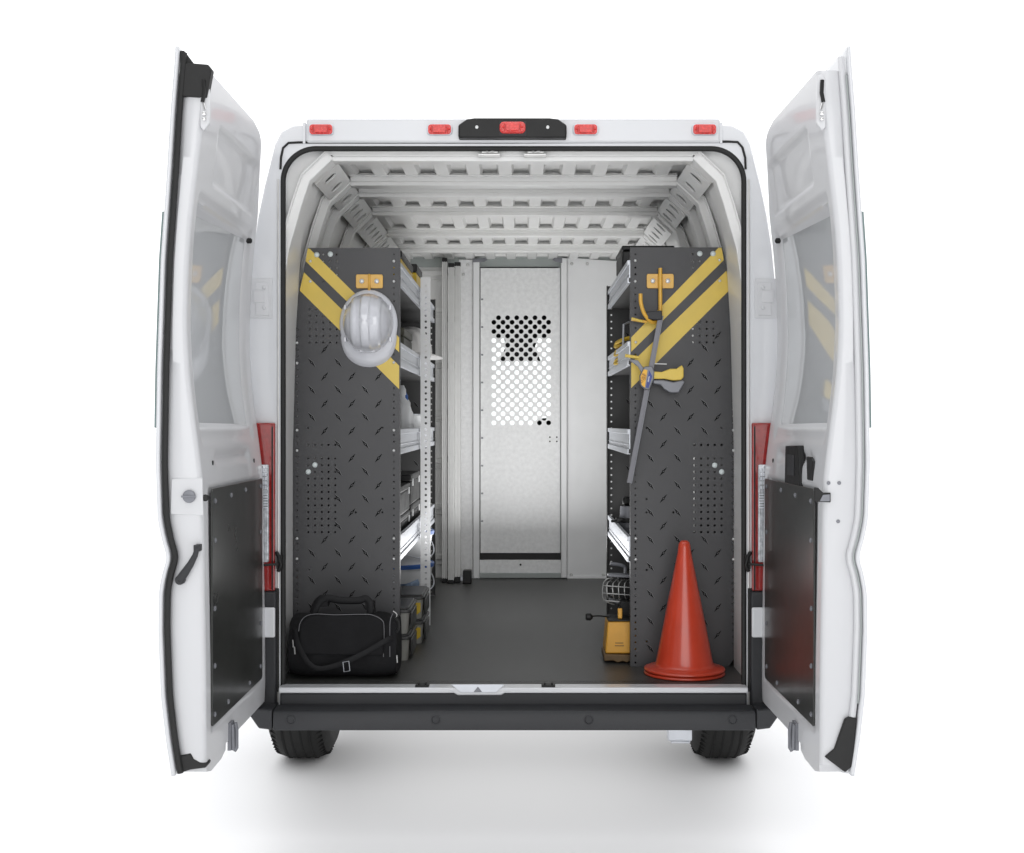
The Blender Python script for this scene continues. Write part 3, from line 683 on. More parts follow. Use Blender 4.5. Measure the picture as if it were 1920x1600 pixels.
# ------------------------------------------------------------------ shelving units
Yp = .33
def mark(mb, c, sgn, m=1, T=-.0012):
    # pointed lozenge with a small raised centre, lying on the plate
    d = Vector((.64, 0, .77*sgn*-1)); d.normalize(); n_ = Vector((d.z, 0, -d.x)); Lh = .0225; wv = .0033
    vs = [c+d*Lh, c+d*.006+n_*.0028, c+n_*wv*1.6+d*-.001, c-d*.007+n_*.0026, c-d*Lh, c-d*.006-n_*.0028, c-n_*wv*1.6+d*.001, c+d*.007-n_*.0026]
    cen = sum(vs, Vector())/8
    hi = [cen+(v-cen)*1.0+Vector((.0009, 0, .0010)) for v in vs]  # lighter copy shifted sideways and up, a painted highlight edge
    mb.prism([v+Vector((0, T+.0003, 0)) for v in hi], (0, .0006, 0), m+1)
    vs = [v+Vector((0, T, 0)) for v in vs]
    mb.prism(vs, (0, .0002, 0), m)
    vs = [c+d*.0055+n_*.0002, c+n_*.0026, c-d*.0055, c-n_*.0026]
    mb.prism([v+Vector((0, T-.0004, 0)) for v in vs], (0, .0003, 0), 0)
def bolt(parent, px, py, Y, r=2.7, mt='zinc', name='bolt'):
    q = P(px, py, Y); s_ = S(Y)
    MB().lathe([(r*s_, 0), (r*s_, -.0015), (r*s_*.75, -.0045), (r*s_*.3, -.006)], (q.x, Y-.001, q.z), 'Y', 14).build(name, mt, parent, smooth=True)
def end_panel(unit, outline, holes_px, marks, stripes, bolts, caps, Y=Yp):
    s_ = S(Y); hs_ = []
    for px, py, r in holes_px:
        q = P(px, py, Y); hs_.append(circ(q.x, q.z, r*s_, 8))
    mb = MB(); plate(mb, [(P(x, y, Y).x, P(x, y, Y).z) for x, y in outline], hs_, lambda u, v, w_: Vector((u, Y+w_, v)), .003)
    for px, py, sg in marks: mark(mb, P(px, py, Y), sg)
    # folded edge flanges
    for (x0, y0), (x1, y1) in zip(outline, outline[1:]+outline[:1]):
        a, b = P(x0, y0, Y), P(x1, y1, Y); c_ = Vector((P(sum(p[0] for p in outline)/len(outline), 850, Y).x, Y, CZ))
        nn = Vector((-(b-a).z, 0, (b-a).x)).normalized()
        if nn.dot(c_-a) < 0: nn = -nn
        mb.prism([a+Vector((0, .003, 0)), b+Vector((0, .003, 0)), b+nn*.003+Vector((0, .003, 0)), a+nn*.003+Vector((0, .003, 0))], (0, .03, 0))
    ep = mb.build('end_panel', ['tread', 'treadmark', 'treadhi'], unit)
    for st in stripes:
        q = [P(x, y, Y)+Vector((0, -.0012, 0)) for x, y in st]; MB().prism(q, (0, .0009, 0)).build('stripe', 'yellow', ep)
    for px, py in bolts: bolt(ep, px, py, Y)
    for px, py in caps: bolt(ep, px, py, Y, 5.2, 'cap', 'round_cap')
    return ep
LU = thing('shelving_unit', 'longer dark shelving unit along the left wall, hard hat hung on its striped end panel', 'shelving', (-.6, 1.3, FLOOR), 'shelving units along the van walls')
RU = thing('shelving_unit', 'shorter dark shelving unit along the right wall, bar clamp hung on its striped end panel', 'shelving', (.62, .9, FLOOR), 'shelving units along the van walls')
def instripe(x, y, stripes):
    for st in stripes:
        c = False; j = len(st)-1
        for i in range(len(st)):
            if (st[i][1] > y) != (st[j][1] > y) and x < (st[j][0]-st[i][0])*(y-st[i][1])/(st[j][1]-st[i][1])+st[i][0]: c = not c
            j = i
        if c: return True
    return False
lst = [[(577, 466), (581, 467), (748.5, 633), (748.5, 661), (573, 490)], [(570, 511), (748.5, 686), (748.5, 730), (562, 545)]]
rst = [[(1353, 465), (1347, 465), (1183.5, 633), (1183.5, 660), (1357, 488)], [(1362, 508), (1183.5, 681), (1183.5, 728), (1369, 543)]]
def grid(xs, y0, y1, st=12.55, r=2.0):
    out = []; y = y0
    while y <= y1: out += [(x, y, r) for x in xs]; y += st
    return out
lb = [(557, 643), (557, 681), (557, 807), (557, 845), (557, 1010), (557, 1048), (738.5, 490), (738.5, 528), (738.5, 680), (738.5, 807), (738.5, 845), (738.5, 1010), (738.5, 1048), (582, 490), (582, 528)]
lh = grid([738.5], 477, 1240, r=1.7)+grid([557], 618, 1180, r=1.4)+grid([578, 590.7, 603.4, 616, 628.6], 860, 1000)+[(x, 834.5, 2.1) for x in (578, 590.7, 603.4, 616, 628.6)]+grid([581, 593, 606, 619, 631.5], 580, 645, r=1.9)+grid([606, 619, 631.5], 477.5, 530, r=1.7)
lh += [(577.5, 803, 1.9), (717, 802, 2), (717, 935.5, 2), (667, 961, 2), (717, 961, 2), (580, 1068, 1.6), (716, 1069, 1.6)]
lc = [(594, 478), (619.5, 477), (590.5, 872), (578, 885)]
lh = [h for h in lh if not any(math.hypot(h[0]-b[0], h[1]-b[1]) < 5 for b in lb) and not any(math.hypot(h[0]-b[0], h[1]-b[1]) < 8 for b in lc) and not instripe(h[0], h[1], lst) and not (h[1] < 660 and instripe(h[0]+3, h[1], lst))]
lm = [(x, 680+51*i, 1) for i in range(12) for x in (584.5, 634, 685)]+[(x, 655+51*i, -1) for i in range(12) for x in (609, 660, 710)]
def near(x, y, rects): return any(a <= x <= b and c <= y <= d for a, b, c, d in rects)
lm = [m_ for m_ in lm if not near(m_[0], m_[1], [(640, 750, 540, 690), (566, 632, 826, 1006)]) and not (m_[0] == 584.5 and 800 < m_[1] < 860) and 640 < m_[1] < 1238 and not (m_[0] > 655 and m_[1] < 700) and not instripe(m_[0], m_[1]-12, lst)]
end_panel(LU, [(578, 465), (749.5, 465), (749.5, 1250), (548, 1250), (548, 605)], lh, lm, lst, lb, lc)
rb = [(1191, 489), (1191, 528), (1192, 642), (1192, 1010), (1192, 1049), (1349, 488), (1349.5, 527), (1375, 642), (1375, 680), (1375, 807), (1375, 845), (1375, 1011), (1375, 1049)]
rh = grid([1191.5], 477, 1244, r=2.0)+grid([1374.5], 655, 1210, r=1.7)+grid([1302, 1314.7, 1327.5, 1340, 1353], 860, 1000, r=2.3)+[(x, 834.5, 2.4) for x in (1302, 1314.7, 1327.5, 1340, 1353)]+grid([1299, 1312, 1325, 1338], 604, 645, 12.8)+grid([1299, 1312], 477, 530, 12.8)
rh += [(1212.5, 803, 2), (1212.5, 936, 2.3), (1212.5, 961, 2.3), (1262.5, 961, 2.3), (1212.5, 1069, 2.2), (1353, 803, 1.8), (1212.5, 1203, 2)]
rc = [(1312, 476), (1337, 476), (1340, 872.5), (1353, 885)]
rh = [h for h in rh if not any(math.hypot(h[0]-b[0], h[1]-b[1]) < 5 for b in rb) and not any(math.hypot(h[0]-b[0], h[1]-b[1]) < 8 for b in rc) and not instripe(h[0], h[1], rst) and not instripe(h[0]-3, h[1], rst)]
rm = [(x, 706+51*i, 1) for i in range(11) for x in (1219.5, 1270.5, 1321)]+[(1321, 652, 1)]+[(x, 680+51*i, -1) for i in range(11) for x in (1244, 1295, 1346)]+[(1346, 629, -1)]
rm = [m_ for m_ in rm if not near(m_[0], m_[1], [(1175, 1285, 560, 738), (1292, 1362, 826, 1006)]) and not instripe(m_[0]-8, m_[1], rst) and not instripe(m_[0], m_[1]-12, rst) and not instripe(m_[0], m_[1], rst) and m_[1] < 1240]
end_panel(RU, [(1182, 464), (1354, 464), (1386, 605), (1386, 1222), (1366, 1250), (1182, 1250)], rh, rm, rst, rb, rc)
SH = [(1.95, 1.87, 1.885), (1.655, 1.57, 1.585), (1.335, 1.247, 1.262), (.945, .855, .872)]
def unit_inside(U, sx, Y1, posts):
    xf, xb = sx*.411, sx*.80
    def b2(mb, xa, xb_, *r, **k): return mb.box(min(xa, xb_), max(xa, xb_), *r, **k)
    for zt, zb, zf in SH:
        mb = MB(); b2(mb, xf+sx*.008, (xb if zt < 1.9 else sx*.745), Yp+.004, Y1-.004, zb, zf)
        sh = mb.build('shelf', 'dark', U, bevel=.002)
        mb = MB(); x0 = xf+sx*.010; x1 = xf+sx*.016
        # lip: a channelled aluminium face
        b2(mb, x0, x1, Yp+.006, Y1-.006, zb-.004, zt)
        b2(mb, x0-sx*.006, x0-sx*.0002, Yp+.006, Y1-.006, zt-.018, zt-.001)
        b2(mb, x0-sx*.006, x0-sx*.0002, Yp+.006, Y1-.006, zb-.004, zb+.016)
        b2(mb, x0-sx*.003, x0-sx*.0002, Yp+.006, Y1-.006, zb+.030, zb+.033)
        mb.build('shelf_lip', 'alu', sh, bevel=.001)
        mb = MB()
        for yy in posts: b2(mb, x0-sx*.008, x0-sx*.0061, yy-.035, yy-.028, zb+.02, zt-.02)
        if posts: mb.build('lip_slot', 'steel', sh)
    # far end panel
    z0, z1 = FLOOR+.004, (1.988 if sx < 0 else 1.972); hs_ = []
    for i in range(int((z1-z0)/.03)): hs_.append(circ(xf+sx*.022, z0+.015+i*.03, .0042, 8))
    xs = sorted((xf, xb))
    mb = MB(); plate(mb, [(xf, z0), (xb, z0), (xb, 1.71), (sx*.745, z1), (xf, z1)], hs_, lambda u, v, w_: Vector((u, Y1+w_, v)), .003)
    b2(mb, xf, xf+sx*.003, Y1-.03, Y1, z0, z1)
    for i in range(8):
        for j in range(3):
            mark(mb, Vector((xf+sx*(.10+.1*j), Y1-.0005, .7+.15*i)), 1 if (i+j) % 2 else -1)
    mb.build('far_panel', ['dark', 'treadmark', 'treadhi'], U)
    for yy in posts:
        hs_ = [circ(yy, z0+.02+.026*i, .0045, 8) for i in range(int((1.99-z0)/.026)-1)]
        mb = MB(); plate(mb, [(yy-.02, z0), (yy+.02, z0), (yy+.02, 1.99), (yy-.02, 1.99)], hs_, lambda u, v, w_: Vector((xf-sx*.001-sx*w_, u, v)), .003)
        xs2 = sorted((xf-sx*.004, xf-sx*.044))
        hs_ = [circ((xs2[0]+xs2[1])/2, z0+.02+.026*i, .0055, 8) for i in range(int((1.99-z0)/.026)-1)]
        plate(mb, [(xs2[0], z0), (xs2[1], z0), (xs2[1], 1.99), (xs2[0], 1.99)], hs_, lambda u, v, w_: Vector((u, yy-.02+w_, v)), .003)
        mb.build('perforated_post', 'panel_white', U)
        b2(MB(), 0, .001, 0, .001, 0, .001)
unit_inside(LU, -1, 2.26, [1.28]); unit_inside(RU, 1, 1.46, [])
# thin dark divider sheets behind the bays
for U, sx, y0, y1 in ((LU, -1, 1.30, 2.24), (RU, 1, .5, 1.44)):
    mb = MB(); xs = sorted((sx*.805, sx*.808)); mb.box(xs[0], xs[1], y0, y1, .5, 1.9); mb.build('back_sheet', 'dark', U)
# ------------------------------------------------------------------ hooks, hats, clamp
def hook_plate(px0, px1, py0, py1, label, rod):
    c = P((px0+px1)/2, (py0+py1)/2, Yp); h = thing('wall_hook', label, 'hook', (c.x, Yp-.002, c.z), 'yellow hooks bolted to the end panels')
    Y = Yp-.003; mb = MB(); a, b = P(px0, py1, Y), P(px1, py0, Y)
    q = [(a.x, Y-.004, a.z+.006), (a.x+.003, Y-.004, a.z), (b.x-.003, Y-.004, a.z), (b.x, Y-.004, a.z+.006), (b.x, Y-.004, b.z-.006), (b.x-.003, Y-.004, b.z), (a.x+.003, Y-.004, b.z), (a.x, Y-.004, b.z-.006)]
    mb.prism(q, (0, .004, 0)); mb.tube([(c.x, Y-.006, a.z-.001), (c.x, Y-.006, b.z+.001)], .008 if rod else .004, 12)
    mb.build('hook_plate', 'yellowp', h, bevel=.001)
    for x in (c.x-.027, c.x+.027): MB().lathe([(.0085, -.0045), (.0085, -.007), (.006, -.0095), (.002, -.0105)], (x, Y, c.z), 'Y', 16).build('bolt', 'zinc', h, smooth=True)
    return h, c
h, c = hook_plate(667.5, 718, 515, 541, 'yellow hook plate with two bolts right above the hung white hard hat', False)
mb = MB(); mb.tube([(c.x, Yp-.008, c.z-.02), (c.x, Yp-.012, c.z-.06), (c.x, Yp-.05, c.z-.09), (c.x, Yp-.09, c.z-.075)], .005, 10); mb.build('hook_rod', 'yellowp', h, smooth=True)
h, c = hook_plate(1212.5, 1263, 514, 541, 'yellow J-shaped hook with rod above the bar clamp', True)
def cv(pts, n=8):
    out = []; P_ = [pts[0]]+pts+[pts[-1]]
    for i in range(1, len(P_)-2):
        for j in range(n):
            t = j/n; a, b, c_, d = P_[i-1], P_[i], P_[i+1], P_[i+2]
            out.append(.5*((2*b)+(-a+c_)*t+(2*a-5*b+4*c_-d)*t*t+(-a+3*b-3*c_+d)*t**3))
    return out+[pts[-1]]
mb = MB(); Yk = Yp-.018
mb.tube([P(1238, 503, Yk), P(1238, 590, Yk)], .0072, 12)
mb.tube(cv([P(1238, 588, Yk), P(1234, 600, Yk-.01), P(1222, 604, Yk-.03), P(1209, 590, Yk-.05), P(1202, 570, Yk-.055), P(1201, 551, Yk-.055)]), .007, 12)
mb.tube([P(1184, 599, Yk-.02), P(1213, 604, Yk-.03)], .0055, 10)
mb.build('hook_rod', 'yellowp', h, smooth=True)
def hard_hat(label, mt):
    h = thing('hard_hat', label, 'hard hat', (0, 0, 0), 'white hard hats')
    rx, ry, hh = .088, .108, .118; mb = MB(); nu, nv = 96, 26; vs = []
    for i in range(nv+1):
        ph = (math.pi/2)*i/nv
        for j in range(nu):
            th = 2*math.pi*j/nu; cr = max(0.0, math.cos(ph))**.8; x = rx*math.cos(th)*cr; y = ry*math.sin(th)*cr; z = hh*math.sin(ph)
            # three raised ridges along the crown plus wide shoulders
            k_ = 0
            f = smooth01((1-abs(y)/(.97*ry))*4)
            k_ += .0075*(smooth01((.017-abs(x))/.005))*f
            for c0 in (-.043, .043): k_ += .0045*smooth01((.010-abs(x-c0))/.004)*f*smooth01(z/.03)
            n_ = Vector((x/rx**2, y/ry**2, z/hh**2)).normalized()
            vs.append(Vector((x, y, z))+n_*k_)
    mb.add(vs, [(i*nu+j, i*nu+(j+1) % nu, (i+1)*nu+(j+1) % nu, (i+1)*nu+j) for i in range(nv) for j in range(nu)])
    sh = mb.build('shell', mt, h, smooth=True, angle=60)
    # rim all round, widening into the visor at +Y
    mb = MB(); rings = []
    for kk, (e, z) in enumerate(((-.004, .006), (.0, .0035), (.5, .001), (1, -.004), (1.0, -.0065), (.5, -.004), (-.004, -.002))):
        for j in range(nu):
            th = 2*math.pi*j/nu; cx_, sy_ = math.cos(th), math.sin(th)
            fr = smooth01((sy_-.15)/.75)
            o_ = .014+.036*fr
            px = (rx+.014*e*(1 if e > 0 else 0)+ (e if e < 0 else 0)+.008*fr*e*(e > 0))*cx_
            if sy_ > .35 and e > 0: px = px*(1+.12*fr*e)
            py = (ry+(o_*e if e > 0 else e))*sy_
            rings.append(Vector((px, py, z-.010*fr*max(0, e))))
    mb.add(rings, [(i*nu+j, i*nu+(j+1) % nu, (i+1)*nu+(j+1) % nu, (i+1)*nu+j) for i in range(6) for j in range(nu)])
    mb.build('brim', mt, h, smooth=True, angle=70)
    mb = MB()
    for sx in (-1, 1):
        for sy in (-.055, .06): mb.box(sx*(.079)-.004, sx*.079+.004, sy-.009, sy+.009, .012, .026)
    mb.build('side_slot', mt, h, bevel=.002)
    MB().box(-.028, .028, .094, .1065, .012, .034).build('front_badge_pad', mt, h, bevel=.004)
    return h
hat = hard_hat('white hard hat hanging on the left end panel, crown facing out', 'hat')
c = P(690, 606, Yp-.03)
hat.location = (c.x, Yp-.022, c.z); hat.rotation_euler = (R(90), 0, R(180))
hat.matrix_world = Matrix.Translation((c.x, Yp-.016, c.z)) @ Matrix(((1, 0, 0, 0), (0, 0, -1, 0), (0, -1, 0, 0), (0, 0, 0, 1))) @ Matrix.Scale(1.03, 4)
hat.location = (c.x, Yp-.016, c.z); hat.rotation_euler = (R(90), 0, 0); hat.scale = (1.03, 1, 1.03)
hat.rotation_euler = (R(90), R(180), 0)
hat2 = hard_hat('grey white hard hat on the shelf by the perforated post, peak poking into the aisle', 'hat2')
hat2.scale = (1.1, 1.0, 1.1); hat2.location = (-.49, 1.62, 1.664); hat2.rotation_euler = (R(5), R(-4), R(-118))
# bar clamp
cl = thing('bar_clamp', 'yellow and grey trigger bar clamp with steel bar hanging on the hook', 'clamp', P(1212, 710, Yp-.04))
Yc = Yp-.048
a, b = P(1239, 592, Yc), P(1180, 906, Yc); d = (b-a).normalized(); n_ = Vector((d.z, 0, -d.x))
mb = MB(); mb.prism([a+n_*.0095, a-n_*.0095, b-n_*.0095, b+n_*.0095], (0, -.006, 0)); mb.prism([a-n_*.0095+Vector((0, -.0062, 0)), a-n_*.0062+Vector((0, -.0062, 0)), b-n_*.0062+Vector((0, -.0062, 0)), b-n_*.0095+Vector((0, -.0062, 0))], (0, -.0015, 0), 1)
mb.build('bar', ['bar', 'steel'], cl, bevel=.001)  # paler strip along one edge is a painted highlight
mb = MB(); q = [P(1208, 586, Yc), P(1240, 583, Yc), P(1241, 600, Yc), P(1226, 601, Yc), P(1208, 598, Yc)]; mb.prism([p+Vector((0, .012, 0)) for p in q], (0, -.032, 0)); mb.build('fixed_jaw', 'plastic', cl, bevel=.003)
mb = MB(); mb.tube([P(1172, 667, Yc), P(1198, 671, Yc)], .0062, 8).tube([P(1184, 597, Yc), P(1205, 603, Yc)], .0045, 8); mb.build('jaw_pad', 'yellow', cl, bevel=.001)
mb = MB(); q = [P(1180, 674, Yc), P(1196, 676, Yc), P(1206, 690, Yc), P(1204, 702, Yc), P(1196, 688, Yc), P(1183, 678, Yc)]; mb.prism([p+Vector((0, .004, 0)) for p in q], (0, -.014, 0)); mb.build('jaw_arm', 'steel', cl, bevel=.002)
mb = MB(); q = [P(1207, 688, Yc), P(1222, 687, Yc), P(1226, 697, Yc), P(1225, 712, Yc), P(1217, 731, Yc), P(1209, 731, Yc), P(1200, 722, Yc), P(1199, 705, Yc)]
mb.prism([p+Vector((0, .012, 0)) for p in q], (0, -.034, 0)); hd = mb.build('clamp_head', 'steel', cl, bevel=.004, seg=3)
Yl = Yc-.0235
mb = MB(); q = [P(1207, 693, Yl), P(1214, 694, Yl), P(1209, 727, Yl), P(1203, 722, Yl), P(1201, 706, Yl)]; mb.prism(q, (0, .002, 0)); mb.build('yellow_label', 'label_yellow', hd)
mb = MB(); q = [P(1217, 694, Yl), P(1223, 706, Yl), P(1216, 728, Yl), P(1211, 727, Yl)]; mb.prism(q, (0, .002, 0)); mb.build('blue_label', 'label_blue', hd)
def text(body, loc, size, mt, parent, rot):
    cu = bpy.data.curves.new('lettering', 'FONT'); cu.body = body; cu.size = size; cu.extrude = .0002; cu.align_x = 'CENTER'; cu.align_y = 'CENTER'
    cu.materials.append(M[mt]); t0 = bpy.data.objects.new('lettering_source', cu); COL.objects.link(t0); bpy.context.view_layer.update()
    me = bpy.data.meshes.new_from_object(t0); bpy.data.objects.remove(t0); o = bpy.data.objects.new('lettering', me); COL.objects.link(o); o.parent = parent
    o.location = Vector(loc)-W[parent.name]; o.rotation_euler = rot; return o
text('QUICK', P(1204.8, 709, Yl)+Vector((0, -.0006, 0)), .0115, 'label_dark', hd, (R(90), R(-80), 0))
text('GRIP', P(1209.3, 708, Yl)+Vector((0, -.0006, 0)), .0105, 'label_dark', hd, (R(90), R(-80), 0))
text('IRWIN', P(1216.5, 711, Yl)+Vector((0, -.0006, 0)), .0068, 'zinc', hd, (R(90), R(-80), 0))
mb = MB(); q = [P(1224, 697, Yc), P(1240, 698, Yc), P(1256, 692, Yc), P(1268, 692, Yc), P(1278, 685, Yc), P(1281, 692, Yc), P(1281, 708, Yc), P(1276, 713, Yc), P(1262, 714, Yc), P(1245, 711, Yc), P(1224, 711, Yc)]
mb.prism([p+Vector((0, .008, 0)) for p in q], (0, -.024, 0)); mb.build('grip', 'yellow', cl, bevel=.004, seg=3)
mb = MB(); q = [P(1224, 713, Yc), P(1243, 713, Yc), P(1262, 717, Yc), P(1280, 713, Yc), P(1283, 717, Yc), P(1272, 737, Yc), P(1256, 737, Yc), P(1244, 730, Yc), P(1238, 722, Yc), P(1224, 720, Yc)]
mb.prism([p+Vector((0, .006, 0)) for p in q], (0, -.022, 0)); mb.build('trigger', 'steel', cl, bevel=.004, seg=3)
MB().tube([P(1218, 682, Yc-.003), P(1250, 683, Yc-.003)], .0018, 6).build('pin', 'zinc', cl)
# ------------------------------------------------------------------ traffic cones (two, nested)
cc = Vector((.604, .19, FLOOR))
def cone(z, label, top):
    o = thing('traffic_cone', label, 'traffic cone', (cc.x, cc.y, z), 'nested traffic cones')
    H = .456 if top else .436
    mb = MB(); prof = [(.128, .0), (.141, .001), (.1425, .004), (.1415, .008), (.135, .011), (.11, .016), (.1035, .020), (.1005, .027)]
    hs_ = 14
    for i in range(1, hs_+1):
        t = i/hs_; prof.append((.1005+(.0235-.1005)*t, .027+(H-.04-.027)*t))
    prof += [(.0225, H-.028), (.0205, H-.014), (.0165, H-.005), (.010, H), (.003, H+.001)]
    mb.lathe(prof, (cc.x, cc.y, z), 'Z', 72); mb.build('cone_body', 'cone', o, smooth=True, angle=70)
    return o
cone(FLOOR+.0005, 'lower orange traffic cone of the nested pair, only its round base rim showing', False)
cone(FLOOR+.0135, 'upper orange traffic cone of the nested pair, standing full height by the right end panel', True)
# ------------------------------------------------------------------ duffel bag
bg_ = thing('duffel_bag', 'black fabric duffel bag with grey piping and shoulder strap on the floor', 'bag', (-.587, .2, FLOOR))
x0, x1, y0, y1, zt = -.772, -.402, .075, .305, .683
mb = MB(); nx, nz_ = 40, 24; import math as _m
def bagpt(u, v):   # u around section (Y-Z), v along X
    X_ = x0+(x1-x0)*v; e = 1-.10*abs(2*v-1)**6
    a = 2*math.pi*u; c_, s_ = math.cos(a), math.sin(a); pw = .48
    yy = (abs(c_)**pw)*(1 if c_ > 0 else -1); zz = (abs(s_)**pw)*(1 if s_ > 0 else -1)
    hz = (zt-FLOOR)/2; wob = .004*math.sin(9*v+5*u)+.003*math.sin(23*v+11*u)
    sag = -.012*max(0, zz)*math.sin(math.pi*v)**2
    top = .82 if zz > 0 else 1.0
    return Vector((X_+.006*math.sin(7*u*6.28)*0, (y0+y1)/2+yy*(y1-y0)/2*e*(1-.12*max(0, zz))+wob, FLOOR+.002+hz+zz*hz*e*(1)+sag+(wob if zz > -.5 else 0)))
nu, nv = 64, 36; vs = [bagpt(i/nu, j/nv) for j in range(nv+1) for i in range(nu)]
mb.add(vs, [(j*nu+i, j*nu+(i+1) % nu, (j+1)*nu+(i+1) % nu, (j+1)*nu+i) for j in range(nv) for i in range(nu)]+[list(range(nu)), [nv*nu+i for i in range(nu)]])
for v in mb.v: v.z = max(v.z, FLOOR+.001)
mb.build('bag_body', 'fabric', bg_, smooth=True, angle=50)
Yf = .062
mb = MB(); fp = [P(562, 1229, Yf), P(560, 1190, Yf), P(563, 1170, Yf), P(573, 1157, Yf), P(590, 1152, Yf), P(640, 1152, Yf), P(690, 1152, Yf), P(708, 1156, Yf), P(719, 1166, Yf), P(720, 1190, Yf), P(719, 1231, Yf)]
mb.prism(fp, (0, .03, 0)); mb.build('front_pocket', 'fabric', bg_, bevel=.008, seg=3)
def pth(pp, Y): return [P(x, y, Y) for x, y in pp]
mb = MB(); mb.tube(cv(pth([(560, 1184), (563, 1168), (573, 1156), (592, 1151.5), (630, 1153), (680, 1152), (700, 1154), (717, 1164), (720, 1178), (720, 1206)], Yf-.001), 5), .0011, 6); mb.build('pocket_piping', 'piping', bg_)
mb = MB(); mb.tube(cv(pth([(737, 1150), (732, 1162), (731, 1178), (731, 1200)], .07), 5), .0011, 6).tube(pth([(731, 1212), (731, 1232)], .07), .0011, 6).tube(pth([(719, 1226), (719, 1232)], .06), .0012, 6); mb.build('side_piping', 'piping', bg_)
mb = MB()
mb.tube(cv(pth([(586, 1150), (592, 1133), (602, 1122), (612, 1122), (640, 1127), (672, 1127), (684, 1124), (696, 1132), (700, 1150)], .15), 6), .011, 8, flat=.35, up=(0, 1, 0)); mb.tube(cv(pth([(588, 1152), (600, 1128), (616, 1121), (640, 1125), (672, 1125), (686, 1122), (694, 1132), (693, 1152)], .09), 6), .011, 8, flat=.35, up=(0, 1, 0))
mb.box(P(600, 0, .12).x, P(616, 0, .12).x, .10, .15, .722, .742).box(P(686, 0, .12).x, P(702, 0, .12).x, .10, .15, .712, .738)
mb.build('carry_handle', 'web', bg_, smooth=True)
mb = MB(); mb.tube(cv([P(736, 1196, .066), P(722, 1202, .05), P(690, 1221, .046), P(660, 1236, .044), P(630, 1248, .046), P(600, 1254, .046), P(580, 1245, .046), P(565, 1222, .05), P(556, 1200, .06), P(553, 1180, .08)]), .009, 8, flat=.18, up=(0, 1, 0)); mb.build('shoulder_strap', 'web', bg_, smooth=True)
mb = MB(); q = pth([(643, 1242), (654, 1240), (656, 1258), (645, 1260)], .040); mb.tube(q, .0014, 6, closed=True).build('strap_buckle', 'alu', bg_)
mb = MB(); 
for x, y in ((549, 1207), (552, 1220), (744, 1236)): mb.tube([P(x, y-7, .075), P(x+1, y+7, .075)], .0022, 6)
mb.tube(cv(pth([(737, 1146), (744, 1152), (742, 1160)], .07), 4), .0018, 6); mb.build('strap_clip', 'alu_dull', bg_)
mb = MB(); mb.tube(cv([P(742, 1158, .07), P(747, 1166, .07), P(748, 1178, .07), P(744, 1186, .07)]), .0055, 8); mb.build('zip_pull', 'black', bg_, smooth=True)
# ------------------------------------------------------------------ grey bins
def make_bin():
    o = thing('storage_bin', 'x', 'storage bin', (0, 0, 0), 'stacked grey storage bins')
    w_, d_, h_ = .30, .30, .098; mb = MB()
    def ringp(k, z): return [Vector((x, y, z)) for x, y in rrect(-w_/2+k, w_/2-k, k, d_-k, .018, .018, 4)]
    r0, r1, r2 = ringp(.014, 0), ringp(.006, h_*.82), ringp(.004, h_*.82)
    k = len(r0); mb.add(r0+r1, [(i, (i+1) % k, k+(i+1) % k, k+i) for i in range(k)]+[list(range(k)), [k+i for i in range(k)]]); mb.build('bin_body', 'bin', o, smooth=True, angle=50)
    mb = MB(); q = ringp(0, h_*.80); mb.prism(q, (0, 0, h_*.13)); q = ringp(.008, h_*.93); mb.prism(q, (0, 0, h_*.065)); mb.build('bin_lid', 'binlid', o, bevel=.003)
    mb = MB(); mb.box(w_/2-.004, w_/2+.002, .04, d_-.04, .012, h_*.76); mb.build('side_grip', 'binlid', o, bevel=.003)
    return o
b0 = make_bin()
spots = [(-.532, .43, FLOOR, 'lower grey storage bin of the front stack beside the duffel bag'), (-.532, .43, FLOOR+.0995, 'upper grey storage bin of the front stack beside the duffel bag'),
         (-.509, .80, FLOOR, 'lower grey storage bin of the rear stack, yellow label on its face'), (-.509, .80, FLOOR+.0995, 'upper grey storage bin of the rear stack with a yellow label, just below the buckets')]
for i, (x, y, z, lb_) in enumerate(spots):
    o = b0 if i == 0 else copy_tree(b0); o.location = (x, y, z); o['label'] = lb_
    if i > 1:
        mb = MB(); q = [(.147-.030+.0, -.003, .016), (.135, -.003, .030), (.135, -.003, .066), (.098, -.003, .066), (.098, -.003, .020)]
        mb.prism([(a_, .0025, c_) for a_, b_, c_ in q], (0, .004, 0)); lab = mb.build('yellow_label', 'yellowb', o)
# ------------------------------------------------------------------ buckets
def bucket(z, h_, label):
    o = thing('bucket', label, 'bucket', (0, 0, 0), 'stacked white buckets'); r = .182
    mb = MB(); mb.lathe([(r*.80, 0), (r*.82, .004), (r*.97, h_*.9), (r, h_*.9), (r, h_)], (0, 0, 0), 'Z', 48); mb.build('bucket_body', 'bucket', o, smooth=True)
    mb = MB(); mb.lathe([(r+.003, h_-.018), (r+.004, h_-.002), (r*.98, h_+.002), (r*.9, h_-.004)], (0, 0, 0), 'Z', 48); mb.build('blue_rim', 'blue', o, smooth=True)
    mb = MB(); pts = [(r*math.cos(a_)*1.01, r*math.sin(a_)*1.01, h_*.85-.09*math.sin((a_+1.9)/2.6*math.pi)) for a_ in [-1.9+2.6*i/24 for i in range(25)]]
    mb.tube(pts, .0028, 8); mb.build('wire_handle', 'alu', o, smooth=True); o.location = (-.570, 1.76, z); return o
bucket(FLOOR+.001, .225, 'lower white bucket with blue rim in the stack under the left shelves')
bucket(FLOOR+.160, .218, 'upper white bucket with blue rim in the stack under the left shelves')
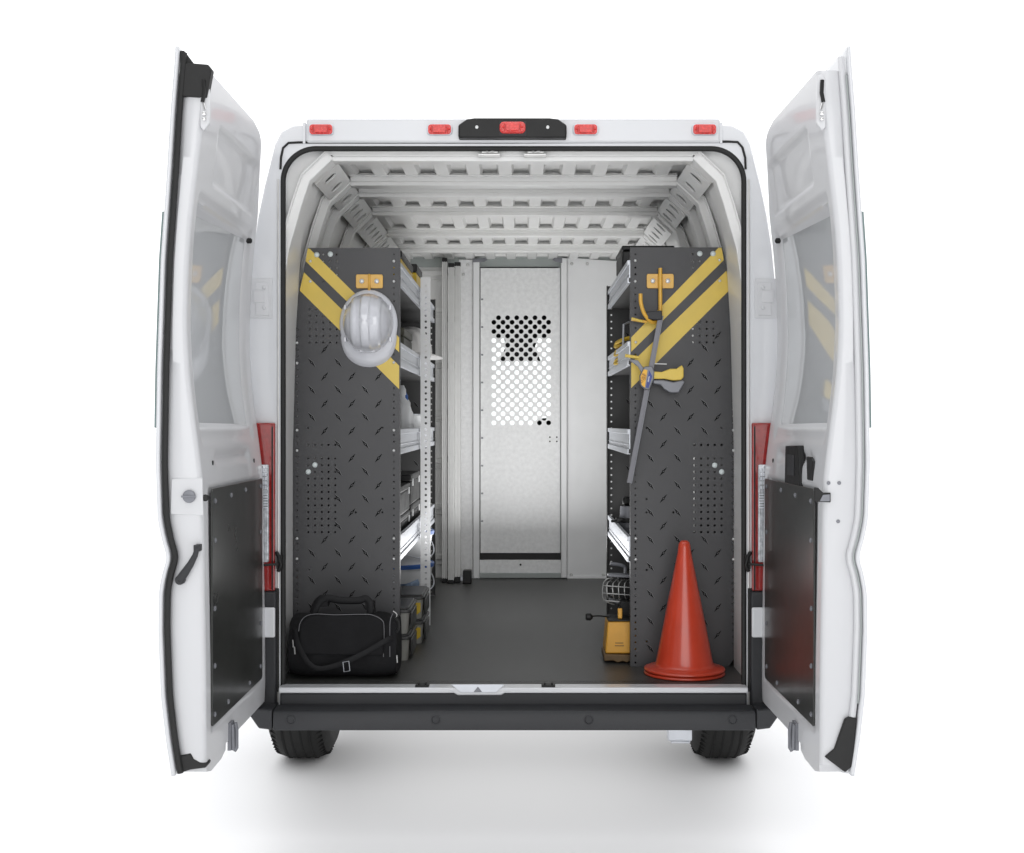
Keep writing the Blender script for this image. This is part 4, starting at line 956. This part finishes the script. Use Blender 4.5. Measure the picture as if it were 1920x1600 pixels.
# cloth hanging near the bucket
mb = MB(); vs = []
for i in range(13):
    for j in range(11):
        u, v = i/12, j/10; vs.append(Vector((-.64+.19*u+.01*math.sin(9*v), 1.46+.02*math.sin(14*u)+.02*v, .50+.15*v*(1-.15*math.sin(3*u)))))
mb.add(vs, [(i*11+j, i*11+j+1, (i+1)*11+j+1, (i+1)*11+j) for i in range(12) for j in range(10)])
o = mb.build('folded_cloth', 'tarp', smooth=True); sm = o.modifiers.new('t', 'SOLIDIFY'); sm.thickness = .012
tag(o, 'crumpled blue grey cloth standing in front of the white buckets', 'cloth')
# ------------------------------------------------------------------ goods on the left shelves
def case(name, label, cat, x, y0, y1, z, h_, dx, body, lid, group=None, clasps=False, sx=-1):
    o = thing(name, label, cat, (x, (y0+y1)/2, z), group)
    xs = sorted((x, x+sx*dx))
    mb = MB().box(xs[0], xs[1], y0, y1, z, z+h_*.78); mb.build('case_body', body, o, bevel=.008, seg=3)
    mb = MB().box(xs[0]-.002, xs[1]+.002, y0-.002, y1+.002, z+h_*.79, z+h_); mb.build('case_lid', lid, o, bevel=.006, seg=3)
    if clasps:
        for yy in (y0+.06, y1-.08):
            MB().box(x-sx*.0-.001, x+.006, yy, yy+.022, z+h_*.62, z+h_*.86).build('clasp', 'zinc', o, bevel=.002)
    return o
case('tool_case', 'front yellow case with black lid on the top left shelf', 'case', -.432, .60, 1.12, 1.886, .135, .2, 'yellowb', 'black', 'yellow cases on the top left shelf')
case('tool_case', 'rear yellow case with black lid on the top left shelf, next to the post', 'case', -.432, 1.32, 1.62, 1.886, .17, .2, 'yellowb', 'black', 'yellow cases on the top left shelf')
case('olive_pouch', 'dark olive pouch on the second left shelf before the grey white hat', 'pouch', -.45, .9, 1.3, 1.586, .16, .2, 'olive', 'olive')
g_ = 'black cases on the bottom left shelf'
case('tool_case', 'front lower black case with silver clasps on the bottom left shelf', 'case', -.445, .55, 1.12, .873, .115, .25, 'black', 'black', g_, True)
case('tool_case', 'front upper black case with silver clasps on the bottom left shelf', 'case', -.445, .55, 1.12, .990, .115, .25, 'black', 'black', g_, True)
case('tool_case', 'rear lower black case on the bottom left shelf behind the perforated post', 'case', -.445, 1.17, 1.66, .873, .13, .25, 'black', 'black', g_, True)
case('tool_case', 'rear upper black case on the bottom left shelf behind the perforated post', 'case', -.445, 1.17, 1.66, 1.005, .13, .25, 'black', 'black', g_, True)
def bottle(x, y, z, h_, r, mt_cap, label, name='spray_bottle', cat='bottle', group='white bottles on the third left shelf'):
    o = thing(name, label, cat, (x, y, z), group)
    MB().lathe([(r*.9, 0), (r, .004), (r, h_*.62), (r*.8, h_*.72), (r*.35, h_*.8), (r*.35, h_*.84)], (x, y, z), 'Z', 24).build('bottle_body', 'bucket', o, smooth=True)
    MB().lathe([(r*.45, h_*.84), (r*.45, h_*.93), (r*.2, h_)], (x, y, z), 'Z', 16).build('cap', mt_cap, o, smooth=True)
    return o
bottle(-.465, 1.00, 1.263, .25, .034, 'bucket', 'tallest white bottle on the third left shelf, nearest the end panel')
bottle(-.468, 1.13, 1.263, .225, .034, 'blue', 'white bottle with a blue cap on the third left shelf')
bottle(-.465, 1.235, 1.263, .195, .030, 'bucket', 'shortest white bottle on the third left shelf, beside the post')
o = thing('paint_tin', 'small pale tin on the third left shelf past the white bottles', 'tin', (-.47, 1.60, 1.263)); MB().lathe([(.05, 0), (.05, .12), (.053, .12), (.053, .128), (.048, .13)], (-.475, 1.60, 1.263), 'Z', 28).build('tin_body', 'bucket', o, smooth=True); MB().lathe([(.046, .131), (.045, .135)], (-.475, 1.6, 1.263), 'Z', 28).build('tin_lid', 'alu', o, smooth=True)
# ------------------------------------------------------------------ ladder
lad = thing('folded_ladder', 'folded aluminium ladder standing upright against the partition', 'ladder', (-.36, 2.75, FLOOR))
def rail(px0, px1, py0, py1, Y, d, grooves):
    a, b = P(px0, py1, Y), P(px1, py0, Y); zb = max(a.z, FLOOR+.02); mb = MB(); n_ = grooves*2+1; w_ = (b.x-a.x)/n_
    for i in range(n_):
        if i % 2 == 0: mb.box(a.x+i*w_, a.x+(i+1)*w_, Y, Y+d, zb, b.z)
        else: mb.box(a.x+i*w_, a.x+(i+1)*w_, Y+.016, Y+d-.016, zb, b.z)
    mb.build('rail', 'alu_dull', lad)
    MB().box(a.x-.001, b.x+.001, Y-.002, Y+d+.002, b.z+.0005, b.z+.022).build('end_cap', 'black', lad, bevel=.002)
    MB().box(a.x-.001, b.x+.001, Y-.002, Y+d+.002, FLOOR+.001, zb-.0005).build('foot', 'black', lad, bevel=.002)
rail(829, 838, 491, 1085, 2.80, .05, 2); rail(840.5, 851, 501, 1088, 2.745, .05, 3); rail(852.5, 863, 499, 1082, 2.80, .05, 3)
rail(829, 838, 491, 1085, 2.40+.2, .04, 1) if False else None
for i in range(7):
    z = .62+.26*i; MB().box(P(833, 0, 2.8).x, P(860, 0, 2.8).x, 2.852, 2.88, z, z+.03).build('rung', 'alu_dull', lad, bevel=.004)
mb = MB(); a, b = P(863, 1087, 2.78), P(883, 1078, 2.78); mb.box(a.x, b.x, 2.77, 2.80, FLOOR+.012, FLOOR+.042); mb.build('stabiliser_bar', 'alu', lad, bevel=.003)
a, b = P(868, 1098, 2.74), P(884, 1070, 2.74); MB().box(a.x, b.x, 2.735, 2.80, FLOOR+.001, b.z).build('rubber_foot', 'black', lad, bevel=.004)
# ------------------------------------------------------------------ goods on the right shelves and floor
case('flat_case', 'slim black case on the top right shelf behind the end panel', 'case', .418, .62, .95, 1.956, .085, .2, 'black', 'black', sx=1)
rp_ = thing('rope_coil', 'coiled yellow rope on the second right shelf', 'rope', (.50, 1.05, 1.66))
mb = MB()
pts = []
for i in range(220):
    a_ = i*.28; rr_ = .085+.012*math.sin(i*.21); pts.append((.487+rr_*.72*math.cos(a_), .98+.28*math.sin(a_)*(.8+.2*math.sin(i*.13)), 1.60+.085*(i/220)+.02*math.cos(a_*.5)))
mb.tube(pts, .0085, 6).build('rope_strand', 'rope', rp_, smooth=True)
MB().tube([(.435, .8, 1.65), (.438, .8, 1.75), (.46, .82, 1.76)], .005, 8).build('hook_end', 'alu', rp_, smooth=True)
sp = thing('cordless_tool', 'grey cylindrical tool with black collar on the bottom right shelf', 'tool', (.46, .95, .873))
MB().lathe([(.045, 0), (.048, .05), (.05, .052), (.05, .08), (.04, .082), (.036, .14)], (.475, 1.0, .873), 'Z', 28).build('tool_body', 'steel', sp, smooth=True)
MB().lathe([(.056, .074), (.056, .092)], (.475, 1.0, .873), 'Z', 28).build('collar', 'black', sp, bevel=.003)
MB().box(.448, .50, .98, 1.02, 1.015, 1.052).build('handle', 'black', sp, bevel=.012, seg=3)
MB().box(.40, .435, .985, 1.0, .945, .955).build('trigger', 'black', sp, bevel=.002)
# yellow tool box with work light on it
yb_ = thing('yellow_toolbox', 'yellow toolbox with brown scuffed base on the floor by the right end panel', 'toolbox', (.45, .45, FLOOR))
Yy = .385
mb = MB(); q = [P(1135, 1226, Yy), P(1140, 1165, Yy)]
xb0 = P(1135, 1226, Yy).x; xt0 = P(1140, 1166, Yy).x; zt_, zb_ = P(0, 1166, Yy).z, P(0, 1226, Yy).z
mb.add([(xb0, Yy, zb_), (xb0+.21, Yy, zb_), (xt0+.2, Yy, zt_), (xt0, Yy, zt_), (xb0, Yy+.16, zb_), (xb0+.21, Yy+.16, zb_), (xt0+.2, Yy+.16, zt_), (xt0, Yy+.16, zt_)], [(0, 1, 2, 3), (4, 5, 6, 7), (0, 3, 7, 4), (1, 2, 6, 5), (3, 2, 6, 7), (0, 1, 5, 4)])
mb.build('box_body', 'orangey', yb_, bevel=.006, seg=3)
mb = MB(); q = [P(1133, 1227, Yy-.004), P(1200, 1229, Yy-.004), P(1200, 1242, Yy-.004), P(1180, 1240, Yy-.004), P(1176, 1243, Yy-.004), P(1168, 1240, Yy-.004), P(1158, 1243, Yy-.004), P(1150, 1239, Yy-.004), P(1133, 1240, Yy-.004)]
q = [Vector((p.x, p.y, max(p.z, FLOOR+.001))) for p in q]; mb.prism(q, (0, .168, 0)); mb.build('box_base', 'brown', yb_, bevel=.003)
mb = MB(); mb.box(xt0, xt0+.19, Yy-.003, Yy+.14, zt_+.0008, zt_+.007); mb.build('box_rim', 'black', yb_, bevel=.002)
mb = MB(); c = P(1164, 1158, Yy); mb.box(c.x-.009, c.x+.007, Yy+.02, Yy+.04, zt_+.0075, zt_+.045); mb.build('catch', 'orangey', yb_, bevel=.003)
mb = MB()
for i, (x, y, l) in enumerate(((1154, 1206, 14), (1153, 1211, 17))):
    px = x
    while px < x+l: 
        a = P(px, y, Yy-.001); mb.box(a.x, a.x+.0028, a.y, a.y+.001, a.z-.002, a.z+.002); px += 2.2
mb.build('worn_print', 'brown', yb_)
wl = thing('work_light', 'portable work light with grey wire cage and black plug on the yellow toolbox', 'work light', (.44, .55, .66))
mb = MB(); Y0, Y1 = .50, .66
def Q(x, y, Y): return P(x, y, Y)
body = [Q(1160, 1082, .6), Q(1215, 1086, .6), Q(1215, 1142, .6), Q(1160, 1128, .6)]
mb.prism(body, (0, .10, 0)); mb.build('lamp_housing', 'black', wl, bevel=.006)
mb = MB()
for i in range(5):
    dx = i*11; mb.tube(cv([Q(1148+dx, 1086, .6), Q(1139+dx, 1094, .55), Q(1138+dx, 1108, .53), Q(1140+dx, 1122, .55), Q(1149+dx, 1132, .6)], 4), .0022, 6)
for y_, x_ in ((1098, 1131), (1112, 1130), (1126, 1133)): mb.tube([Q(x_, y_, .6), Q(1138, y_+1, .53), Q(1196, y_+5, .53)], .0022, 6)
mb.tube(cv([Q(1150, 1084, .6), Q(1138, 1086, .6), Q(1131, 1096, .6), Q(1130, 1118, .6), Q(1136, 1128, .6), Q(1152, 1134, .6)], 4), .0022, 6)
mb.build('wire_cage', 'alu_dull', wl, smooth=True)
mb = MB(); a = [Q(1140, 1082, .57), Q(1200, 1085, .57), Q(1200, 1078, .57), Q(1141, 1077, .57)]; mb.prism(a, (0, .05, 0)); a = [Q(1142, 1128, .57), Q(1200, 1143, .57), Q(1200, 1136, .57), Q(1143, 1124, .57)]; mb.prism(a, (0, .05, 0)); mb.build('frame', 'steel', wl, bevel=.002)
mb = MB(); mb.tube(cv([Q(1144, 1057, .62), Q(1160, 1059, .62), Q(1170, 1062, .62), Q(1173, 1068, .62), Q(1173, 1082, .62)], 4), .007, 8); mb.build('handle', 'steel', wl, smooth=True)
mb = MB(); mb.box(.40, .47, .50, .60, P(0, 1162, .5).z, P(0, 1128, .5).z); mb.build('foot', 'black', wl, bevel=.004)
mb = MB(); mb.tube(cv([Q(1158, 1160, .50), Q(1140, 1157, .45), Q(1122, 1155, .42), Q(1108, 1156, .40)], 6), .0028, 8); mb.build('cable', 'rubber', wl, smooth=True)
c = Q(1104, 1157, .40); mb = MB().lathe([(.010, -.012), (.0135, -.008), (.0135, .006), (.006, .014)], c, 'X', 20); mb.build('plug', 'black', wl, smooth=True)
